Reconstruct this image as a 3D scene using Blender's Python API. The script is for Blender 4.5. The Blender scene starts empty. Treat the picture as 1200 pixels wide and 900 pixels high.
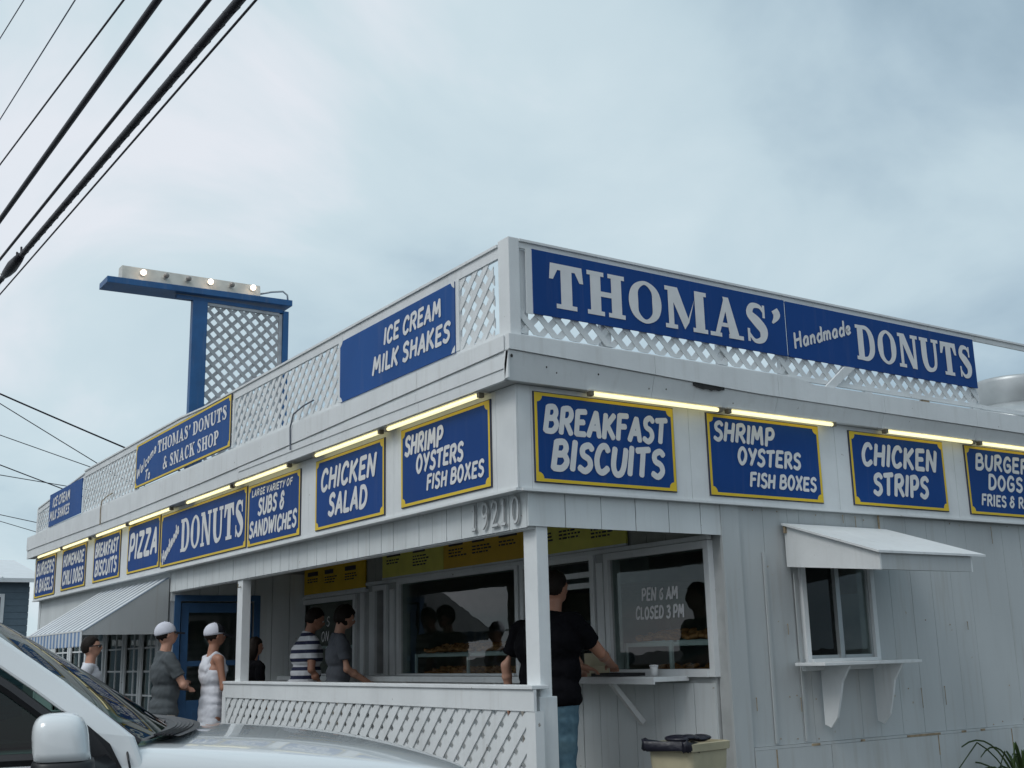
import bpy, bmesh, math, random
from math import sin, cos, pi, radians
from mathutils import Vector, Matrix
random.seed(7)
scene = bpy.context.scene
COL = scene.collection

# ------------------------------------------------------------------ camera
cam_d = bpy.data.cameras.new('camera'); cam = bpy.data.objects.new('camera', cam_d); COL.objects.link(cam)
FPX = 1361.268
rows = ((0.8339226, -0.1063202, -0.5415433), (-0.5513847, -0.2021330, -0.8093931), (-0.0234089, 0.9735699, -0.2271866))
mw = Matrix.Identity(4)
for i in range(3):
    for j in range(3): mw[i][j] = rows[i][j]
mw.translation = (-4.1490, -6.1607, 1.4000)
cam.matrix_world = mw
cam_d.sensor_width = 36; cam_d.lens = 36 * FPX / 1200; cam_d.clip_start = 0.05; cam_d.clip_end = 3000
scene.camera = cam

# ------------------------------------------------------------------ sky and sun (overcast)
SUN_EL, SUN_AZ = radians(46), radians(258)      # azimuth measured clockwise from +Y
world = bpy.data.worlds.new("World"); scene.world = world; world.use_nodes = True
nt = world.node_tree; nt.nodes.clear()
def N(t, **k):
    n = nt.nodes.new(t)
    for a, b in k.items(): setattr(n, a, b)
    return n
L = nt.links.new
out = N('ShaderNodeOutputWorld'); bg = N('ShaderNodeBackground'); bg.inputs['Strength'].default_value = 0.1
sky = N('ShaderNodeTexSky', sky_type='NISHITA'); sky.sun_disc = False
sky.sun_elevation = SUN_EL; sky.sun_rotation = SUN_AZ
tc = N('ShaderNodeTexCoord'); sep = N('ShaderNodeSeparateXYZ'); L(tc.outputs['Generated'], sep.inputs[0])
zz = N('ShaderNodeMath', operation='MAXIMUM'); L(sep.outputs['Z'], zz.inputs[0]); zz.inputs[1].default_value = 0.0
zz2 = N('ShaderNodeMath', operation='ADD'); L(zz.outputs[0], zz2.inputs[0]); zz2.inputs[1].default_value = 0.42
dx = N('ShaderNodeMath', operation='DIVIDE'); L(sep.outputs['X'], dx.inputs[0]); L(zz2.outputs[0], dx.inputs[1])
dy = N('ShaderNodeMath', operation='DIVIDE'); L(sep.outputs['Y'], dy.inputs[0]); L(zz2.outputs[0], dy.inputs[1])
cmb = N('ShaderNodeCombineXYZ'); L(dx.outputs[0], cmb.inputs[0]); L(dy.outputs[0], cmb.inputs[1])
mp = N('ShaderNodeMapping'); L(cmb.outputs[0], mp.inputs[0]); mp.inputs['Location'].default_value = (3.4, 1.7, 0)
n1 = N('ShaderNodeTexNoise'); n1.inputs['Scale'].default_value = 2.1; n1.inputs['Detail'].default_value = 6; n1.inputs['Roughness'].default_value = .52; n1.inputs['Distortion'].default_value = .5
L(mp.outputs[0], n1.inputs['Vector'])
n2 = N('ShaderNodeTexNoise'); n2.inputs['Scale'].default_value = .55; n2.inputs['Detail'].default_value = 3; L(mp.outputs[0], n2.inputs['Vector'])
# broad drift of the cloud deck: thinner to the west (-X), thicker to the east
gr = N('ShaderNodeMapRange'); L(sep.outputs['X'], gr.inputs[0])
gr.inputs[1].default_value = -0.2; gr.inputs[2].default_value = 1.0; gr.inputs[3].default_value = .16; gr.inputs[4].default_value = -.14
a1 = N('ShaderNodeMath', operation='ADD'); L(n1.outputs['Fac'], a1.inputs[0]); L(n2.outputs['Fac'], a1.inputs[1])
a2 = N('ShaderNodeMath', operation='MULTIPLY'); L(a1.outputs[0], a2.inputs[0]); a2.inputs[1].default_value = .5
a3 = N('ShaderNodeMath', operation='ADD'); L(a2.outputs[0], a3.inputs[0]); L(gr.outputs[0], a3.inputs[1])
cr = N('ShaderNodeValToRGB'); L(a3.outputs[0], cr.inputs[0])
e = cr.color_ramp.elements
e[0].position = .36; e[0].color = (.25, .36, .45, 1)
e[1].position = .67; e[1].color = (.77, .81, .87, 1)
m = e.new(.46); m.color = (.405, .53, .62, 1)
m = e.new(.53); m.color = (.53, .66, .73, 1)
m = e.new(.60); m.color = (.605, .725, .785, 1)
sc10 = N('ShaderNodeVectorMath', operation='SCALE'); L(cr.outputs[0], sc10.inputs[0]); sc10.inputs['Scale'].default_value = 10.4
mx = N('ShaderNodeMix', data_type='RGBA'); mx.inputs[0].default_value = .95
L(sky.outputs[0], mx.inputs[6]); L(sc10.outputs[0], mx.inputs[7])
L(mx.outputs[2], bg.inputs['Color']); L(bg.outputs[0], out.inputs[0])

sd = bpy.data.lights.new('sun', 'SUN'); sd.energy = 1.15; sd.angle = radians(25); sd.color = (1, .98, .95)
sun = bpy.data.objects.new('sun', sd); COL.objects.link(sun)
sdir = Vector((sin(SUN_AZ) * cos(SUN_EL), cos(SUN_AZ) * cos(SUN_EL), sin(SUN_EL)))
sun.rotation_euler = (-sdir).to_track_quat('-Z', 'Y').to_euler(); sun.location = sdir * 60
vs = scene.view_settings; vs.view_transform = 'Standard'; vs.look = 'None'; vs.gamma = 1; vs.exposure = 0

# ------------------------------------------------------------------ materials
def mat(name, col, rough=.6, metal=0, var=.0, vscale=6, streak=0, bump=0, bscale=40, col2=None, emit=None, estr=0, coat=0, spec=.5, stretch=None, patch=None):
    m = bpy.data.materials.new(name); m.use_nodes = True; t = m.node_tree; b = t.nodes['Principled BSDF']
    b.inputs['Base Color'].default_value = (*col, 1); b.inputs['Roughness'].default_value = rough; b.inputs['Metallic'].default_value = metal
    b.inputs['Coat Weight'].default_value = coat; b.inputs['Specular IOR Level'].default_value = spec
    if emit: b.inputs['Emission Color'].default_value = (*emit, 1); b.inputs['Emission Strength'].default_value = estr
    g = t.nodes.new('ShaderNodeTexCoord')
    gp = t.nodes.new('ShaderNodeNewGeometry')
    last = None
    if var or streak or patch:
        rgb = t.nodes.new('ShaderNodeRGB'); rgb.outputs[0].default_value = (*col, 1); last = rgb.outputs[0]
    if var:
        n = t.nodes.new('ShaderNodeTexNoise'); n.inputs['Scale'].default_value = vscale; n.inputs['Detail'].default_value = 5
        mp_ = t.nodes.new('ShaderNodeMapping'); t.links.new(gp.outputs['Position'], mp_.inputs[0]); mp_.inputs['Scale'].default_value = stretch or (1, 1, 1)
        t.links.new(mp_.outputs[0], n.inputs['Vector'])
        r = t.nodes.new('ShaderNodeMapRange'); r.inputs[1].default_value = .35; r.inputs[2].default_value = .68
        t.links.new(n.outputs['Fac'], r.inputs[0])
        x = t.nodes.new('ShaderNodeMix'); x.data_type = 'RGBA'; t.links.new(r.outputs[0], x.inputs[0])
        t.links.new(last, x.inputs[6]); x.inputs[7].default_value = (*(col2 or [c * (1 - var) for c in col]), 1); last = x.outputs[2]
    if streak:
        n = t.nodes.new('ShaderNodeTexNoise'); n.inputs['Scale'].default_value = 1; n.inputs['Detail'].default_value = 4
        mp_ = t.nodes.new('ShaderNodeMapping'); t.links.new(gp.outputs['Position'], mp_.inputs[0]); mp_.inputs['Scale'].default_value = (17, 17, 1.3)
        t.links.new(mp_.outputs[0], n.inputs['Vector'])
        r = t.nodes.new('ShaderNodeMapRange'); r.inputs[1].default_value = .55; r.inputs[2].default_value = .75; r.inputs[4].default_value = streak
        t.links.new(n.outputs['Fac'], r.inputs[0])
        x = t.nodes.new('ShaderNodeMix'); x.data_type = 'RGBA'; t.links.new(r.outputs[0], x.inputs[0])
        t.links.new(last, x.inputs[6]); x.inputs[7].default_value = (.30, .27, .22, 1); last = x.outputs[2]
    if patch:   # small chipped spots showing weathered wood
        n = t.nodes.new('ShaderNodeTexNoise'); n.inputs['Scale'].default_value = 13; n.inputs['Detail'].default_value = 3
        t.links.new(gp.outputs['Position'], n.inputs['Vector'])
        r = t.nodes.new('ShaderNodeMapRange'); r.inputs[1].default_value = .735; r.inputs[2].default_value = .76; r.inputs[4].default_value = .8
        t.links.new(n.outputs['Fac'], r.inputs[0])
        x = t.nodes.new('ShaderNodeMix'); x.data_type = 'RGBA'; t.links.new(r.outputs[0], x.inputs[0])
        t.links.new(last, x.inputs[6]); x.inputs[7].default_value = (*patch, 1); last = x.outputs[2]
    if last: t.links.new(last, b.inputs['Base Color'])
    if bump:
        n = t.nodes.new('ShaderNodeTexNoise'); n.inputs['Scale'].default_value = bscale; n.inputs['Detail'].default_value = 4
        mp_ = t.nodes.new('ShaderNodeMapping'); t.links.new(gp.outputs['Position'], mp_.inputs[0]); mp_.inputs['Scale'].default_value = stretch or (1, 1, 1)
        t.links.new(mp_.outputs[0], n.inputs['Vector'])
        bp = t.nodes.new('ShaderNodeBump'); bp.inputs['Strength'].default_value = bump; bp.inputs['Distance'].default_value = .01
        t.links.new(n.outputs['Fac'], bp.inputs['Height']); t.links.new(bp.outputs[0], b.inputs['Normal'])
    return m
def glass(name, tint=(.8, .85, .84), ior=1.5, rough=0.0, boost=1.0):
    m = bpy.data.materials.new(name); m.use_nodes = True; t = m.node_tree; t.nodes.clear()
    o = t.nodes.new('ShaderNodeOutputMaterial'); mxs = t.nodes.new('ShaderNodeMixShader'); tr = t.nodes.new('ShaderNodeBsdfTransparent'); gl = t.nodes.new('ShaderNodeBsdfGlossy')
    fr = t.nodes.new('ShaderNodeFresnel'); fr.inputs[0].default_value = ior; tr.inputs[0].default_value = (*tint, 1); gl.inputs['Roughness'].default_value = rough
    mm = t.nodes.new('ShaderNodeMath'); mm.operation = 'MULTIPLY'; mm.use_clamp = True; mm.inputs[1].default_value = boost
    # faint unevenness of old glass
    n = t.nodes.new('ShaderNodeTexNoise'); n.inputs['Scale'].default_value = 2.2; gp = t.nodes.new('ShaderNodeNewGeometry'); t.links.new(gp.outputs['Position'], n.inputs['Vector'])
    bp = t.nodes.new('ShaderNodeBump'); bp.inputs['Strength'].default_value = .15; bp.inputs['Distance'].default_value = .01; t.links.new(n.outputs['Fac'], bp.inputs['Height']); t.links.new(bp.outputs[0], gl.inputs['Normal'])
    bk = t.nodes.new('ShaderNodeMath'); bk.operation = 'SUBTRACT'; bk.inputs[0].default_value = 1; t.links.new(gp.outputs['Backfacing'], bk.inputs[1])
    m3 = t.nodes.new('ShaderNodeMath'); m3.operation = 'MULTIPLY'; t.links.new(fr.outputs[0], m3.inputs[0]); t.links.new(bk.outputs[0], m3.inputs[1])
    t.links.new(m3.outputs[0], mm.inputs[0]); t.links.new(mm.outputs[0], mxs.inputs[0]); t.links.new(tr.outputs[0], mxs.inputs[1]); t.links.new(gl.outputs[0], mxs.inputs[2]); t.links.new(mxs.outputs[0], o.inputs[0])
    return m
def stripes(name, c1, c2, period, axis='Z', duty=.5, rough=.8):
    m = bpy.data.materials.new(name); m.use_nodes = True; t = m.node_tree; b = t.nodes['Principled BSDF']; b.inputs['Roughness'].default_value = rough
    g = t.nodes.new('ShaderNodeTexCoord'); s = t.nodes.new('ShaderNodeSeparateXYZ'); t.links.new(g.outputs['Object'], s.inputs[0])
    d = t.nodes.new('ShaderNodeMath'); d.operation = 'DIVIDE'; t.links.new(s.outputs[axis], d.inputs[0]); d.inputs[1].default_value = period
    f = t.nodes.new('ShaderNodeMath'); f.operation = 'FRACT'; t.links.new(d.outputs[0], f.inputs[0])
    g2 = t.nodes.new('ShaderNodeMath'); g2.operation = 'GREATER_THAN'; t.links.new(f.outputs[0], g2.inputs[0]); g2.inputs[1].default_value = duty
    x = t.nodes.new('ShaderNodeMix'); x.data_type = 'RGBA'; t.links.new(g2.outputs[0], x.inputs[0]); x.inputs[6].default_value = (*c1, 1); x.inputs[7].default_value = (*c2, 1)
    t.links.new(x.outputs[2], b.inputs['Base Color']); return m

M = {}
M['trim'] = mat('white_trim_paint', (.75, .78, .79), .55, var=.10, vscale=3, streak=.14, bump=.12, bscale=30, patch=(.22, .19, .16))
M['board'] = mat('white_board_paint', (.69, .73, .74), .6, var=.12, vscale=2.5, streak=.16, bump=.15, bscale=26, stretch=(1, 1, .35), patch=(.30, .26, .2))
M['side'] = mat('shaded_white_wall_paint', (.50, .535, .545), .65, var=.16, vscale=1.3, streak=.26, bump=.18, bscale=24, stretch=(1, 1, .3), patch=(.34, .28, .2))  # white wall paint with the side's dimmer light put into its colour
M['groove'] = mat('groove_backing_wood', (.46, .48, .48), .8, var=.2)  # grey backing that shows in the gaps between boards
M['old_wood'] = mat('peeling_old_wood', (.42, .33, .22), .85, var=.5, vscale=14, bump=.4)
M['rot'] = mat('dark_rotten_wood', (.035, .035, .035), .9, var=.4, vscale=30, bump=.5)
M['blue'] = mat('sign_blue_paint', (.008, .060, .25), .6, spec=.18, var=.16, vscale=1.2, streak=.05)
M['blue2'] = mat('faded_sign_blue_paint', (.014, .085, .30), .6, spec=.2, var=.16, vscale=1.2, streak=.08)
M['yellow'] = mat('sign_yellow_border', (.78, .55, .02), .5, var=.1, vscale=5)
M['edge'] = mat('sign_dark_edge', (.06, .06, .07), .6)
M['letter'] = mat('white_sign_lettering', (.74, .75, .76), .5, var=.08, vscale=9)
M['letter_bright'] = mat('bright_white_lettering', (.90, .90, .91), .5, var=.05, vscale=9)
M['soffit'] = mat('soffit_paint', (.55, .57, .57), .7, var=.15, vscale=4)
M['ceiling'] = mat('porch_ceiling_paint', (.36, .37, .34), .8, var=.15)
M['inner'] = mat('interior_wall', (.46, .45, .38), .8, var=.3, vscale=3)
M['inner_floor'] = mat('interior_floor', (.08, .075, .07), .6, var=.3)
M['roof'] = mat('flat_roof_membrane', (.30, .31, .31), .9, var=.3, vscale=2, bump=.3)
M['glass'] = glass('window_glass', (.80, .86, .85), 1.5, boost=1.25)
M['tube'] = mat('lit_fluorescent_tube', (1, .95, .7), .4, emit=(1.0, .91, .50), estr=1.15)
M['fixture'] = mat('lamp_housing_enamel', (.66, .655, .60), .5, var=.2, vscale=8)
M['dark_metal'] = mat('dark_lamp_socket', (.14, .12, .08), .5)
M['bulb_lit'] = mat('lit_bulb', (1, .8, .6), .3, emit=(1, .75, .55), estr=4.5)
M['bulb_off'] = mat('unlit_bulb', (.28, .26, .24), .2)
M['post_blue'] = mat('blue_pole_paint', (.012, .105, .29), .45, var=.25, vscale=4, streak=.12, bump=.1)
M['tlat'] = mat('grey_lattice_wood', (.46, .48, .50), .8, var=.3, vscale=9)
M['door_blue'] = mat('blue_door_paint', (.045, .13, .28), .45, var=.2)
M['metal'] = mat('galvanised_sheet', (.46, .49, .50), .42, .55, var=.2, vscale=3)
M['awning'] = mat('white_corrugated_awning', (.68, .72, .75), .4, var=.15, vscale=3, streak=.08)
M['awning_blue'] = mat('awning_blue_stripe', (.16, .28, .50), .5, var=.1)
M['menu_y'] = mat('orange_yellow_menu_board', (.80, .52, .02), .5, var=.12)
M['menu_g'] = mat('pale_yellow_menu_board', (.74, .70, .14), .5, var=.12)
M['menu_o'] = mat('ochre_menu_board', (.72, .45, .04), .5, var=.12)
M['ink'] = mat('menu_print', (.04, .04, .05), .7)
M['wire'] = mat('black_cable', (.012, .012, .02), .5, spec=.3)
M['wire_thin'] = mat('grey_thin_wire', (.10, .12, .16), .6)
M['pole'] = mat('weathered_pole_wood', (.16, .12, .09), .9, var=.4, vscale=8, bump=.4)
M['car'] = mat('white_car_paint', (.72, .76, .78), .22, coat=.8, spec=.5)
M['black_plastic'] = mat('black_car_plastic', (.012, .013, .016), .45)
M['rubber'] = mat('tyre_rubber', (.02, .02, .02), .85, bump=.3)
M['rim'] = mat('alloy_rim', (.5, .5, .52), .3, .8)
M['car_glass'] = glass('tinted_car_glass', (.17, .26, .235), 1.5, boost=.8)
M['seat'] = mat('car_seat_fabric', (.05, .055, .055), .9)
M['asphalt'] = mat('asphalt_ground', (.075, .075, .073), .9, var=.35, vscale=1.5, bump=.4, bscale=60)
M['concrete'] = mat('concrete_slab', (.32, .31, .29), .9, var=.2, vscale=2, bump=.3)
M['bin'] = mat('beige_plastic_bin', (.50, .455, .31), .5, var=.25, vscale=5, streak=.15)
M['bag'] = mat('black_bin_bag', (.012, .012, .022), .35, bump=.6, bscale=24)
M['leaf'] = mat('strap_leaf_green', (.045, .085, .02), .45, var=.4, vscale=9)
M['foliage'] = mat('tree_foliage', (.05, .085, .03), .7, var=.5, vscale=1.3)
M['bark'] = mat('tree_bark', (.12, .09, .07), .9, var=.4, vscale=9, bump=.4)
M['house_blue'] = mat('blue_grey_siding', (.115, .165, .205), .7, var=.1)
M['house_tan'] = mat('tan_siding', (.36, .32, .24), .8, var=.1)
M['house_white'] = mat('white_siding', (.6, .6, .58), .7, var=.1)
M['roof_white'] = mat('white_metal_roof', (.68, .72, .74), .5, var=.08)
M['roof_dark'] = mat('dark_shingle_roof', (.09, .085, .08), .9, var=.3)
M['dark_glass'] = mat('dark_window_glass', (.02, .025, .03), .1)
M['donut'] = mat('fried_donut', (.58, .25, .09), .5, var=.35, vscale=18)
M['tray'] = mat('steel_tray', (.5, .5, .5), .35, .8)
M['rack'] = mat('white_display_rack', (.7, .72, .72), .4)
M['paper'] = mat('paper_white', (.75, .76, .76), .7)
M['napkin'] = mat('pale_blue_napkin', (.35, .52, .62), .8)
M['digit'] = mat('painted_house_number', (.60, .63, .64), .6)
M['digit_shade'] = mat('number_shadow_outline', (.38, .395, .40), .6)  # grey for the shadow outline painted around each digit

# ------------------------------------------------------------------ mesh building
ABS = {}   # things whose parts are written in world coordinates: name -> base point
class MB:
    def __init__(s): s.v = []; s.f = []
    def add(s, vs, fs):
        o = len(s.v); s.v += [tuple(v) for v in vs]; s.f += [tuple(o + i for i in f) for f in fs]
    def box(s, x0, x1, y0, y1, z0, z1):
        if x0 > x1: x0, x1 = x1, x0
        if y0 > y1: y0, y1 = y1, y0
        if z0 > z1: z0, z1 = z1, z0
        s.add([(x0, y0, z0), (x1, y0, z0), (x1, y1, z0), (x0, y1, z0), (x0, y0, z1), (x1, y0, z1), (x1, y1, z1), (x0, y1, z1)],
              [(0, 3, 2, 1), (4, 5, 6, 7), (0, 1, 5, 4), (1, 2, 6, 5), (2, 3, 7, 6), (3, 0, 4, 7)]); return s
    def prism(s, poly, fn0, fn1):
        """polygon (2D) placed by fn0 (back) and fn1 (front)"""
        n = len(poly); s.add([fn0(*p) for p in poly] + [fn1(*p) for p in poly],
                             [tuple(range(n))[::-1], tuple(range(n, 2 * n))] + [(i, (i + 1) % n, n + (i + 1) % n, n + i) for i in range(n)]); return s
    def tube(s, pts, r, seg=8, caps=True):
        pts = [Vector(p) for p in pts]; rr = r if isinstance(r, (list, tuple)) else [r] * len(pts); rings = []
        for i, p in enumerate(pts):
            d = (pts[min(i + 1, len(pts) - 1)] - pts[max(i - 1, 0)]).normalized()
            a = Vector((0, 0, 1)) if abs(d.z) < .95 else Vector((1, 0, 0)); u = d.cross(a).normalized(); w = d.cross(u)
            rings.append([p + (u * cos(2 * pi * k / seg) + w * sin(2 * pi * k / seg)) * rr[i] for k in range(seg)])
        vs = [q for ring in rings for q in ring]; fs = []
        for i in range(len(pts) - 1):
            for k in range(seg): a = i * seg + k; b = i * seg + (k + 1) % seg; fs.append((a, b, b + seg, a + seg))
        if caps: fs.append(tuple(range(seg))[::-1]); fs.append(tuple(range((len(pts) - 1) * seg, len(pts) * seg)))
        s.add(vs, fs); return s
    def ell(s, c, r, seg=16, rings=10, rot=None):
        vs = []; fs = []
        for i in range(rings + 1):
            t = pi * i / rings
            for k in range(seg):
                a = 2 * pi * k / seg; p = Vector((r[0] * sin(t) * cos(a), r[1] * sin(t) * sin(a), r[2] * cos(t)))
                if rot is not None: p = rot @ p
                vs.append(p + Vector(c))
        for i in range(rings):
            for k in range(seg): a = i * seg + k; b = i * seg + (k + 1) % seg; fs.append((a, a + seg, b + seg, b))
        s.add(vs, fs); return s
    def lathe(s, prof, c=(0, 0, 0), seg=24):
        vs = [(c[0] + r * cos(2 * pi * k / seg), c[1] + r * sin(2 * pi * k / seg), c[2] + z) for r, z in prof for k in range(seg)]; fs = []
        for i in range(len(prof) - 1):
            for k in range(seg): a = i * seg + k; b = i * seg + (k + 1) % seg; fs.append((a, b, b + seg, a + seg))
        s.add(vs, fs); return s
    def build(s, name, material, parent=None, smooth=False, loc=None, bevel=0):
        if parent is not None and parent.name in ABS:
            ox, oy, oz = ABS[parent.name]; s.v = [(a - ox, b - oy, c - oz) for a, b, c in s.v]
        me = bpy.data.meshes.new(name); me.from_pydata(s.v, [], s.f); me.validate(); me.update()
        if smooth: me.polygons.foreach_set('use_smooth', [True] * len(me.polygons))
        me.materials.append(material); o = bpy.data.objects.new(name, me); COL.objects.link(o)
        if parent:
            o.parent = parent
            if parent.name in ABS: ABS[o.name] = ABS[parent.name]
        if loc is not None: o.location = loc
        if bevel:
            b = o.modifiers.new('bevel', 'BEVEL'); b.width = bevel; b.segments = 2; b.limit_method = 'ANGLE'
        return o
def box(name, material, parent, x0, x1, y0, y1, z0, z1, bevel=0):
    return MB().box(x0, x1, y0, y1, z0, z1).build(name, material, parent, bevel=bevel)
def thing(name, label, cat, loc=(0, 0, 0), rotz=0, group=None):
    o = bpy.data.objects.new(name, None); COL.objects.link(o); o.location = loc; o.rotation_euler = (0, 0, rotz); o.empty_display_size = .1
    o['label'] = label; o['category'] = cat
    if group: o['group'] = group
    return o
def at(name, label, cat, loc, group=None):
    t = thing(name, label, cat, loc, 0, group); ABS[t.name] = tuple(loc); return t
def tag(o, label, cat, group=None):
    o['label'] = label; o['category'] = cat
    if group: o['group'] = group
    return o
def structure(o): o['kind'] = 'structure'; return o
def copy_tree(o, parent=None):
    c = o.copy(); COL.objects.link(c)
    if parent: c.parent = parent
    for ch in list(o.children): copy_tree(ch, c)
    return c

# ------------------------------------------------------------------ lettering (own stroke alphabets)
def smooth_path(pts, n=5):
    if len(pts) < 3: return pts
    P = [pts[-2]] + list(pts) + [pts[1]] if pts[0] == pts[-1] else [pts[0]] + list(pts) + [pts[-1]]; outp = []
    for i in range(1, len(P) - 2):
        p0, p1, p2, p3 = P[i - 1], P[i], P[i + 1], P[i + 2]
        for k in range(n):
            t = k / n; outp.append(tuple(.5 * ((2 * b) + (-a + c) * t + (2 * a - 5 * b + 4 * c - d) * t * t + (-a + 3 * b - 3 * c + d) * t ** 3) for a, b, c, d in zip(p0, p1, p2, p3)))
    outp.append(tuple(pts[-1])); return outp
# casual brush capitals: list of (smooth?, points)
CG = {
 'A': (.62, [(0, [(0.02, 0), (.36, 1)]), (0, [(.36, 1), (.6, 0)]), (0, [(.14, .33), (.52, .33)])]),
 'B': (.62, [(0, [(.06, 0), (.1, 1)]), (1, [(.1, .97), (.4, 1), (.52, .78), (.4, .56), (.12, .53)]), (1, [(.12, .53), (.45, .53), (.6, .28), (.42, .03), (.06, .02)])]),
 'C': (.58, [(1, [(.55, .8), (.42, .98), (.2, .9), (.06, .5), (.14, .1), (.34, 0), (.56, .16)])]),
 'D': (.62, [(0, [(.06, 0), (.08, 1)]), (1, [(.06, .98), (.38, .95), (.58, .6), (.52, .2), (.3, .02), (.06, .02)])]),
 'E': (.55, [(0, [(.08, 0), (.1, 1)]), (0, [(.1, .97), (.54, .99)]), (0, [(.1, .52), (.46, .54)]), (0, [(.08, .03), (.54, .03)])]),
 'F': (.52, [(0, [(.08, 0), (.1, 1)]), (0, [(.1, .97), (.54, .99)]), (0, [(.1, .52), (.46, .54)])]),
 'G': (.62, [(1, [(.56, .82), (.42, .98), (.2, .9), (.06, .5), (.14, .1), (.36, 0), (.56, .16), (.57, .44)]), (0, [(.57, .45), (.34, .45)])]),
 'H': (.62, [(0, [(.06, 0), (.1, 1)]), (0, [(.54, 0), (.58, 1)]), (0, [(.08, .5), (.56, .53)])]),
 'I': (.16, [(0, [(.07, 0), (.11, 1)])]),
 'K': (.6, [(0, [(.06, 0), (.1, 1)]), (0, [(.56, 1), (.12, .46)]), (0, [(.2, .56), (.58, 0)])]),
 'L': (.5, [(0, [(.08, 0), (.1, 1)]), (0, [(.08, .03), (.5, .04)])]),
 'M': (.8, [(0, [(.04, 0), (.14, 1)]), (0, [(.14, 1), (.38, .3)]), (0, [(.38, .3), (.64, 1)]), (0, [(.64, 1), (.74, 0)])]),
 'N': (.64, [(0, [(.06, 0), (.08, 1)]), (0, [(.08, 1), (.54, 0)]), (0, [(.54, 0), (.58, 1)])]),
 'O': (.64, [(1, [(.34, 1), (.1, .8), (.06, .35), (.28, 0), (.52, .2), (.58, .65), (.34, 1)])]),
 'P': (.58, [(0, [(.08, 0), (.1, 1)]), (1, [(.1, .97), (.42, 1), (.56, .74), (.42, .46), (.1, .44)])]),
 'R': (.6, [(0, [(.06, 0), (.1, 1)]), (1, [(.1, .97), (.42, 1), (.54, .76), (.4, .52), (.1, .5)]), (0, [(.26, .5), (.58, 0)])]),
 'S': (.54, [(1, [(.52, .86), (.36, 1), (.12, .88), (.14, .62), (.42, .46), (.5, .2), (.3, 0), (.04, .12)])]),
 'T': (.58, [(0, [(.28, 0), (.32, 1)]), (0, [(.02, .94), (.6, 1)])]),
 'U': (.6, [(1, [(.08, 1), (.06, .35), (.2, .02), (.42, .04), (.54, .35), (.58, 1)])]),
 'V': (.6, [(0, [(.04, 1), (.28, 0)]), (0, [(.28, 0), (.6, 1)])]),
 'W': (.86, [(0, [(.04, 1), (.2, 0)]), (0, [(.2, 0), (.44, .75)]), (0, [(.44, .75), (.6, 0)]), (0, [(.6, 0), (.84, 1)])]),
 'X': (.58, [(0, [(.04, 0), (.56, 1)]), (0, [(.06, 1), (.54, 0)])]),
 'Y': (.58, [(0, [(.04, 1), (.3, .48)]), (0, [(.58, 1), (.2, 0)])]),
 'Z': (.6, [(0, [(.06, .97), (.56, .97)]), (0, [(.56, .97), (.04, .03)]), (0, [(.04, .03), (.58, .03)])]),
 '&': (.62, [(1, [(.5, .78), (.36, 1), (.16, .84), (.24, .6), (.46, .5)]), (1, [(.26, .56), (.05, .3), (.16, .04), (.38, .04), (.52, .36)])]),
 '3': (.5, [(1, [(.06, .92), (.34, 1), (.46, .78), (.24, .56)]), (1, [(.24, .54), (.5, .42), (.44, .06), (.2, 0), (.02, .12)])]),
 '6': (.52, [(1, [(.46, .92), (.2, .78), (.06, .38), (.2, .02), (.42, .08), (.46, .34), (.3, .5), (.1, .38)])]),
 '1': (.3, [(0, [(.16, 0), (.18, 1)]), (0, [(.04, .82), (.18, 1)]), (0, [(.02, .02), (.3, .02)])]),
 '2': (.52, [(1, [(.06, .78), (.2, 1), (.44, .9), (.42, .6), (.06, .04)]), (0, [(.06, .03), (.5, .03)])]),
 '9': (.52, [(1, [(.44, .62), (.24, .46), (.08, .66), (.2, .98), (.42, .92), (.46, .6), (.36, .2), (.14, 0)])]),
 '0': (.54, [(1, [(.28, 1), (.08, .8), (.06, .25), (.26, 0), (.46, .2), (.48, .75), (.28, 1)])]),
 'a': (.46, [(1, [(.4, .5), (.2, .56), (.05, .28), (.16, 0), (.36, .12), (.4, .5)]), (0, [(.4, .52), (.42, 0)])]),
 'c': (.38, [(1, [(.36, .46), (.2, .56), (.05, .3), (.14, 0), (.36, .08)])]),
 'd': (.46, [(1, [(.4, .46), (.2, .56), (.05, .28), (.16, 0), (.38, .12)]), (0, [(.44, 1), (.42, 0)])]),
 'e': (.42, [(1, [(.06, .28), (.34, .32), (.32, .52), (.14, .52), (.05, .24), (.16, 0), (.4, .1)])]),
 'l': (.16, [(0, [(.1, 1), (.07, 0)])]),
 'm': (.66, [(0, [(.06, .54), (.06, 0)]), (1, [(.06, .4), (.22, .56), (.32, .4), (.32, 0)]), (1, [(.32, .4), (.46, .56), (.58, .4), (.6, 0)])]),
 'n': (.42, [(0, [(.06, .54), (.06, 0)]), (1, [(.06, .38), (.24, .56), (.36, .4), (.37, 0)])]),
 'o': (.42, [(1, [(.22, .55), (.06, .36), (.14, .02), (.34, .1), (.38, .4), (.22, .55)])]),
}
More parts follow.
